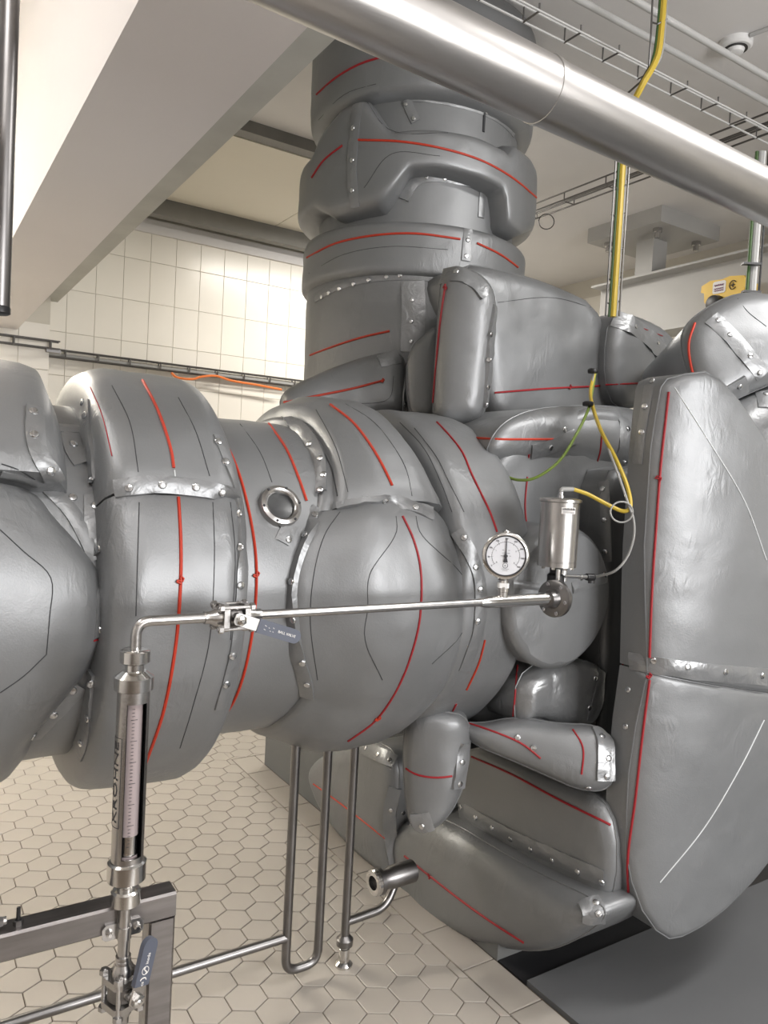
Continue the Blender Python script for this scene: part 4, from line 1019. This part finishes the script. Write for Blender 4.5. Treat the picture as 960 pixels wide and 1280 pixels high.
cable('sensor_cable', 'thin grey sensor lead looping up beside the yellow hose', [(pp_[0], pp_[1], pdp), (768, 714, 1.91), (784, 696, 1.905), (792, 672, 1.90), (792, 650, 1.90), (786, 632, 1.905), (775, 600, 1.93), (760, 560, 1.99), (746, 525, 2.15), (739, 495, 2.27), (742, 466, 2.35)], .0032, 'greycable')
mb = MB(); mb.tube([at(777+14*math.cos(a*.35), 640+13*math.sin(a*.35), 1.885+.001*a) for a in range(40)], .0022, 6)
tag(mb.build('cable_coil', 'greycable'), 'small coil of grey lead tied to the yellow hose', 'cable')
for x, y, d_, nm in ((741, 464, 2.33, 'black cable tie bundling the wires at the box jacket seam'), (735, 505, 2.2, 'black cable tie halfway along the wire bundle')):
    c = at(x, y, d_); tag(MB().lathe(c-up_*.006, up_, [(0, .014), (.003, .016), (.010, .016), (.013, .013)], 12).build('cable_tie', 'black'), nm, 'cable tie')

# ================================================================== OVERHEAD
bd = on(681, 114, 1, .95); DR = .0521
DD = Vector((math.cos(math.radians(2.1)), math.sin(math.radians(2.1)), 0)); dt = thing('overhead_pipe', 'large polished stainless pipe crossing overhead', 'pipe', bd)
cut = bd.x
MB().lathe(bd-DD*1.3, DD, [(0, DR), (1.29, DR)], 64).build('pipe_section', 'duct', dt)
MB().lathe(bd+DD*.002, DD, [(0, DR-.0006), (1.6, DR-.0006)], 64).build('pipe_section', 'duct', dt)
MB().lathe(bd-DD*.012, DD, [(0, DR-.001), (.001, DR+.0012), (.013, DR+.0012), (.015, DR-.001)], 64).build('joint_band', 'duct', dt)
def run_u(p0, p1, z, x_ext=(0, 0)):
    a, b = on(*p0, 2, z), on(*p1, 2, z); v = (a.y+b.y)/2; return a.x, b.x, v
# basket tray
zb = 2.93
x0_, x1_, bv = run_u((655, 2), (955, 178), zb)
bt_ = thing('cable_tray', 'wire basket cable tray hung above the big steel pipe', 'cable tray', (x0_, bv, zb))
mb = MB(); wd, ht = .075, .05
for (dy, dz) in ((-wd/2, 0), (wd/2, ht), (wd/2, 0)):
    if (dy, dz) == (0, 0): dy = .012
    mb.tube([(x0_-1., bv+dy, zb+dz), (x1_+1.6, bv+dy, zb+dz)], .0042, 6)
mb.build('rails', 'conduit', bt_)
xx = x0_-.5
while xx < x1_+1.5:
    MB().tube([(xx, bv-wd/2, zb+ht*.45), (xx, bv-wd/2, zb-.002), (xx, bv+wd/2, zb-.002), (xx, bv+wd/2, zb+ht)], .0035, 6).build('basket_wire', 'wire', bt_); xx += .19
for (p0, p1, lab, zz) in (((745, 0), (960, 138), 'grey conduit tube next to the wire basket tray', 3.06), ((805, 0), (960, 103), 'outer grey conduit tube nearest the round ceiling detector', 3.06)):
    a, b, v_ = run_u(p0, p1, zz); tag(MB().tube([(a-1., v_, zz), (b+1.8, v_, zz)], .012, 12).build('conduit', 'conduit'), lab, 'conduit')
# far wire tray along the second axis
zw = 3.02
def run_v(p0, p1, z): a, b = on(*p0, 2, z), on(*p1, 2, z); return (a.x+b.x)/2, a.y, b.y
xa, ya, yb = run_v((668, 272), (800, 218), zw)
wtv = thing('cable_tray', 'thin wire tray running from the column towards the right', 'cable tray', (xa, yb, zw))
mb = MB()
for dx, dz in ((-.04, 0), (.04, 0), (-.04, .05), (.04, .05), (0, .01)): mb.tube([(xa+dx, ya+.1, zw+dz), (xa+dx, -.2, zw+dz)], .0045, 6)
mb.build('rails', 'wire', wtv)
yy_ = ya
while yy_ > .6: MB().tube([(xa-.04, yy_, zw+.05), (xa-.04, yy_, zw), (xa+.04, yy_, zw), (xa+.04, yy_, zw+.05)], .004, 5).build('basket_wire', 'wire', wtv); yy_ -= .3
mb = MB(); c = on(683, 277, 0, xa); mb.tube([c+(rt*math.cos(a*.3)+up*math.sin(a*.3))*.045 for a in range(21)], .003, 6, closed=True); tag(mb.build('cable_loop', 'black'), 'small loop of black cable at the column end of the wire tray', 'cable')
# vertical earth cable ladder
lad = thing('cable_ladder', 'upright wire ladder with yellow cable behind the overhead pipe', 'cable tray', at(768, 392, 2.6))
def lpt(x, y): return at(x, y, 2.62)
def vert(x, y0, y1):   # vertical line at fixed plan position
    a = lpt(x, y0); lo = a.copy(); b = a.copy(); b.z = a.z+(topx(a)[1]-y1)/FPX*2.7; return [a, b]
ymid = 395
MB().tube(vert(757, ymid, 205), .0035, 6).build('rail', 'wire', lad); MB().tube(vert(774, ymid, 205), .0035, 6).build('rail', 'wire', lad)
for y in (380, 350, 315, 270, 235):
    dx = (395-y)*.054; MB().tube([lpt(757+dx, y-2), lpt(765+dx, y+2), lpt(774+dx, y-4)], .003, 5).build('rung', 'wire', lad)
base_ = lpt(765, 396)
def vcab(name, label, x, mm, r, topbend=True):
    a = vert(x, 396, 175); P = [a[0], (a[0]+a[1])/2, a[1], at(786, 140, 2.55), at(803, 106, 2.5), at(820+(x-765)*1.0, 72, 2.5), at(826+(x-765)*1.0, 30, 2.5), at(829+(x-765)*1.0, -8, 2.5)]
    tag(MB().tube(catmull(P, 8), r, 8).build(name, mm), label, 'cable')
vcab('earth_cable', 'thick yellow cable climbing the upright ladder', 766, 'ycable', .0105)
vcab('earth_cable', 'green stripe cable beside the thick yellow cable', 761.5, 'dgreen', .0045)
vcab('earth_cable', 'thin grey cable at the right of the thick yellow cable', 770.5, 'greycable', .0035)
MB().tube([at(816, -8, 2.5), at(814, 40, 2.5), at(811, 84, 2.5), at(800, 103, 2.52), at(783, 118, 2.54)], .0035, 6).build('upper_rail', 'wire', lad)
MB().tube([at(815, 28, 2.5), at(822, 30, 2.49), at(834, 24, 2.5)], .003, 5).build('rung', 'wire', lad)
# right-hand cable bundle
for i, (x, mm, lab) in enumerate(((936, 'dgreen', 'green cable at the left of the hanging cable bundle'), (941, 'greycable', 'grey cable in the middle of the hanging cable bundle'), (945, 'conduit', 'pale cable in the hanging cable bundle at right'), (951, 'black', 'thin black rod at the right of the hanging cable bundle'))):
    a = at(x-4, 385, 3.1); tag(MB().tube([a, a+up_*.62], (.007, .011, .008, .005)[i], 8).build('hanging_cable', mm), lab, 'cable')
for y in (330, 365): 
    c = at(939, y, 3.07); tag(MB().obox(c, (rt0, HF, up_), (.035, .012, .004)).build('cable_tie', 'black'), 'black strap around the hanging cable bundle, %s' % ('upper one' if y == 330 else 'lower one beside the yellow trolley'), 'cable tie')
# hoist beam with hanger plate
pc = on(815, 303, 2, ZC-.10); pz = ZC-.10
hb = thing('hoist_beam', 'grey steel hoist beam hung from a square ceiling plate', 'beam', (pc.x, pc.y, 2.5))
PW = .30
MB().box((pc.x-PW, pc.y-PW, pz), (pc.x+PW, pc.y+PW, ZC)).build('ceiling_plate', 'ibeam', hb, smooth=False)
itz = on(830, 343, 0, pc.x).z; ibz = on(790, 400, 0, pc.x).z; print('ibeam', itz, ibz)
MB().box((pc.x-.07, pc.y-.07, itz), (pc.x+.07, pc.y+.07, pz)).build('hanger_post', 'ibeam', hb, smooth=False)
yfar = on(752, 362, 0, pc.x).y
ih = .40; ibz = itz-ih
MB().box((pc.x-.11, -.5, itz-.014), (pc.x+.11, yfar, itz)).build('top_flange', 'ibeam', hb, smooth=False)
MB().box((pc.x-.11, -.5, ibz), (pc.x+.11, yfar, ibz+.014)).build('bottom_flange', 'ibeam', hb, smooth=False)
MB().box((pc.x-.006, -.5, ibz), (pc.x+.006, yfar, itz)).build('web', 'ibeam', hb, smooth=False)
for sx in (-1, 1):
    for sy in (-1, 1): MB().lathe((pc.x+sx*.2, pc.y+sy*.2, pz), (0, 0, -1), [(0, .03), (.025, .03), (.026, .018), (.06, .018)], 8).build('anchor_bolt', 'steel', hb)
# yellow trolley
tu = pc.x-.16
tp = [(876, 366), (877, 358), (888, 351), (903, 349), (912, 345), (930, 344), (934, 350), (934, 357), (930, 360), (928, 372), (915, 385), (900, 394), (888, 388), (880, 378), (880, 367)]
P = [on(x, y, 0, tu) for x, y in tp]; cc = sum(P, Vector())/len(P)
ty = thing('beam_trolley', 'yellow painted trolley plate clamped on the hoist beam', 'trolley', cc)
MB().prism(P, (-1, 0, 0), .05).build('side_plate', 'yellow', ty)
MB().obox(cc+Vector((.16, 0, 0)), ((1, 0, 0), (0, 1, 0), (0, 0, 1)), (.15, .12, .05)).build('cross_member', 'yellow', ty)
lc = on(899, 359, 0, tu-.002); ly = Vector((0, -1, 0))
MB().obox(lc, (ly, up_, (1, 0, 0)), (.042, .036, .002), .008).build('label_plate', 'paper', ty)
mb = MB()
for dz, wv in ((.012, .006), (-.008, .004), (-.020, .003)): mb.tube([lc+Vector((-.004, 0, dz+wv*math.sin(q*2.3)))+ly*(-.03+.06*q/14) for q in range(15)], .0022, 4)
mb.build('print_marks', 'inkblue', ty)
ec = on(916, 356, 0, tu-.004)
mb = MB().tube([ec+ly*.022*math.cos(a)+up_*.025*math.sin(a) for a in [i*.3 for i in range(2, 20)]], .0025, 5); mb.tube([ec+ly*.012, ec-ly*.012], .003, 5); mb.tube([ec+up_*.014, ec-up_*.014], .003, 5); mb.build('emblem', 'ink', ty)
wc = on(896, 380, 0, tu-.0)
MB().lathe(wc, (-1, 0, 0), [(-.01, .05), (.02, .05), (.045, .045), (.05, .03)], 18).build('wheel_hub', 'black', ty)
# smoke detector and conduit
sdp = on(920, 52, 2, ZC); sdt = thing('smoke_detector', 'round white smoke detector on the ceiling', 'detector', sdp)
MB().lathe(sdp, (0, 0, -1), [(0, .062), (.02, .062), (.028, .055), (.03, .035), (.045, .030), (.05, .02)], 28).build('base', 'white', sdt)
MB().lathe(sdp-up_*.029, (0, 0, -1), [(0, .045), (.003, .045)], 24).build('dark_slot', 'black', sdt)
e1_ = on(938, 44, 2, ZC-.008); tag(MB().tube([e1_, e1_+Vector((.25, -1.2, 0))], .008, 10).build('conduit', 'conduit'), 'short pale conduit leading away from the smoke detector', 'conduit')
# wall trays
zt1 = on(210, 463, 1, WV-.06).z
wtr = thing('cable_tray', 'wire tray with an orange cable along the tiled back wall', 'cable tray', (1., WV-.06, zt1))
xs0 = pu+.02; xs1 = 3.2
mb = MB()
for dy, dz in ((0, 0), (-.05, 0), (0, .045), (-.05, .045)): mb.tube([(xs0, WV-.02+dy, zt1+dz), (xs1, WV-.02+dy, zt1+dz)], .0045, 6)
mb.build('rails', 'wire', wtr)
for k in range(14): MB().tube([(xs0+.1+k*.2, WV-.02, zt1+.045), (xs0+.1+k*.2, WV-.02, zt1), (xs0+.1+k*.2, WV-.07, zt1), (xs0+.1+k*.2, WV-.07, zt1+.045)], .005, 5).build('basket_wire', 'wire', wtr)
MB().box((xs0, WV-.06, zt1+.004), (xs1, WV-.03, zt1+.022)).build('cable_bundle', 'greycable', wtr, smooth=False)
tag(MB().tube(catmull([(on(x, y, 1, WV-.09)) for x, y in ((214, 466), (222, 472), (240, 474), (252, 471), (270, 470), (290, 476), (320, 481), (352, 487))], 6), .008, 6).build('orange_cable', 'orange'), 'orange cable lying loosely on the back wall tray', 'cable')
zt2 = on(30, 431, 1, WV-.28).z
wt3 = thing('cable_tray', 'short wire tray on the wall projection at far left', 'cable tray', (pu-.5, WV-.28, zt2))
mb = MB()
for dy, dz in ((0, 0), (-.05, 0), (0, .045), (-.05, .045)): mb.tube([(pu-1.4, WV-.235+dy, zt2+dz), (pu+.05, WV-.235+dy, zt2+dz)], .0045, 6)
mb.build('rails', 'wire', wt3)
for k in range(6): MB().tube([(pu-k*.2, WV-.235, zt2+.045), (pu-k*.2, WV-.235, zt2), (pu-k*.2, WV-.285, zt2), (pu-k*.2, WV-.285, zt2+.045)], .005, 5).build('basket_wire', 'wire', wt3)
MB().box((pu-.02, WV-.26, zt2-.02), (pu+.06, WV-.2, zt2+.0)).build('corner_bracket', 'dull', wt3, smooth=False)
# near left pole
lp = at(1, 300, 1.15)
pole = thing('vertical_pole', 'dark steel pole cut by the upper left picture edge', 'pole', (lp.x, lp.y, lp.z))
zq = at(0, 388, 1.15).z
MB().tube([(lp.x, lp.y, zq), (lp.x, lp.y, ZC)], .0155, 20).build('tube', 'dull', pole)
MB().lathe((lp.x, lp.y, zq-.006), (0, 0, 1), [(0, .013), (.002, .0165), (.010, .0165), (.012, .0155)], 20).build('end_ring', 'black', pole)

# ================================================================== HEXAGONAL FLOOR TILES
gx = Vector((math.cos(math.radians(-30)), math.sin(math.radians(-30)), 0)); gy = Vector((math.sin(math.radians(30)), math.cos(math.radians(30)), 0))
A0 = gx*(-4.99959*HS)+gy*(34.7105*HS)
hexpts = [(gx*math.cos(math.radians(60*k))+gy*math.sin(math.radians(60*k)))*(HS-.0016) for k in range(6)]
hme = tile_mesh('hex_tile', hexpts, (0, 0, 1), .006, 'tile')
cands = []; rest = []
def clip(P, ax, val, sg=1):
    out = []
    for i in range(len(P)):
        a, b = P[i], P[(i+1) % len(P)]; da, db = sg*(val-a[ax]), sg*(val-b[ax])
        if da >= 0: out.append(a)
        if (da >= 0) != (db >= 0): out.append(a+(b-a)*(da/(da-db)))
    return out
for q in range(-90, 90):
    for r in range(-110, 110):
        c = A0+gx*(1.5*HS*q)+gy*(math.sqrt(3)*HS*(r+(q % 2)/2))
        if c.x > WU or c.x < -2.9 or c.y < -1.0 or c.y > WV-.05: continue
        if c.x > BU0-HS and c.y < vend+.12+HS and not (c.x > BU0+HS and c.y > vend+.12+HS*.9):
            P = [c+p for p in hexpts]
            for Q in (clip(P, 0, BU0-.002), clip(clip(P, 1, vend+.122, -1), 0, BU0-.002, -1)):
                if len(Q) > 2 and -60 < topx(c)[0] < 1020 and 850 < topx(c)[1] < 1330:
                    ctr = sum(Q, Vector())/len(Q); piece(tile_mesh('hex_tile', [p-ctr for p in Q], (0, 0, 1), .006, 'tile'), 'hex_tile', fl, ctr)
            continue
        d = c-CAM
        if d.dot(fw) < .3: continue
        p = topx(c)
        if -60 < p[0] < 1020 and 850 < p[1] < 1330:
            hit = raycast(p[0], p[1], ALLB)
            if hit is None or (c-CAM).length < hit[2]: cands.append((d.length, c)); continue
        if c.x < 3 and c.y > 0: rest.append(c)
cands.sort(key=lambda t: t[0])
for _, c in cands[:300]: piece(hme, 'hex_tile', fl, (c.x, c.y, 0))
rest += [c for _, c in cands[300:]]
mb = MB()
for c in rest: mb.add([c+p*.97+Vector((0, 0, 0)) for p in hexpts]+[c+p-Vector((0, 0, .004)) for p in hexpts], [tuple(range(6))]+[(i, 6+i, 6+(i+1) % 6, (i+1) % 6) for i in range(6)])
o = mb.build('hex_tiles', 'tile', fl, smooth=False); o['kind'] = 'stuff'
print('tiles', len(cands), len(rest), 'objects', len(bpy.data.objects))
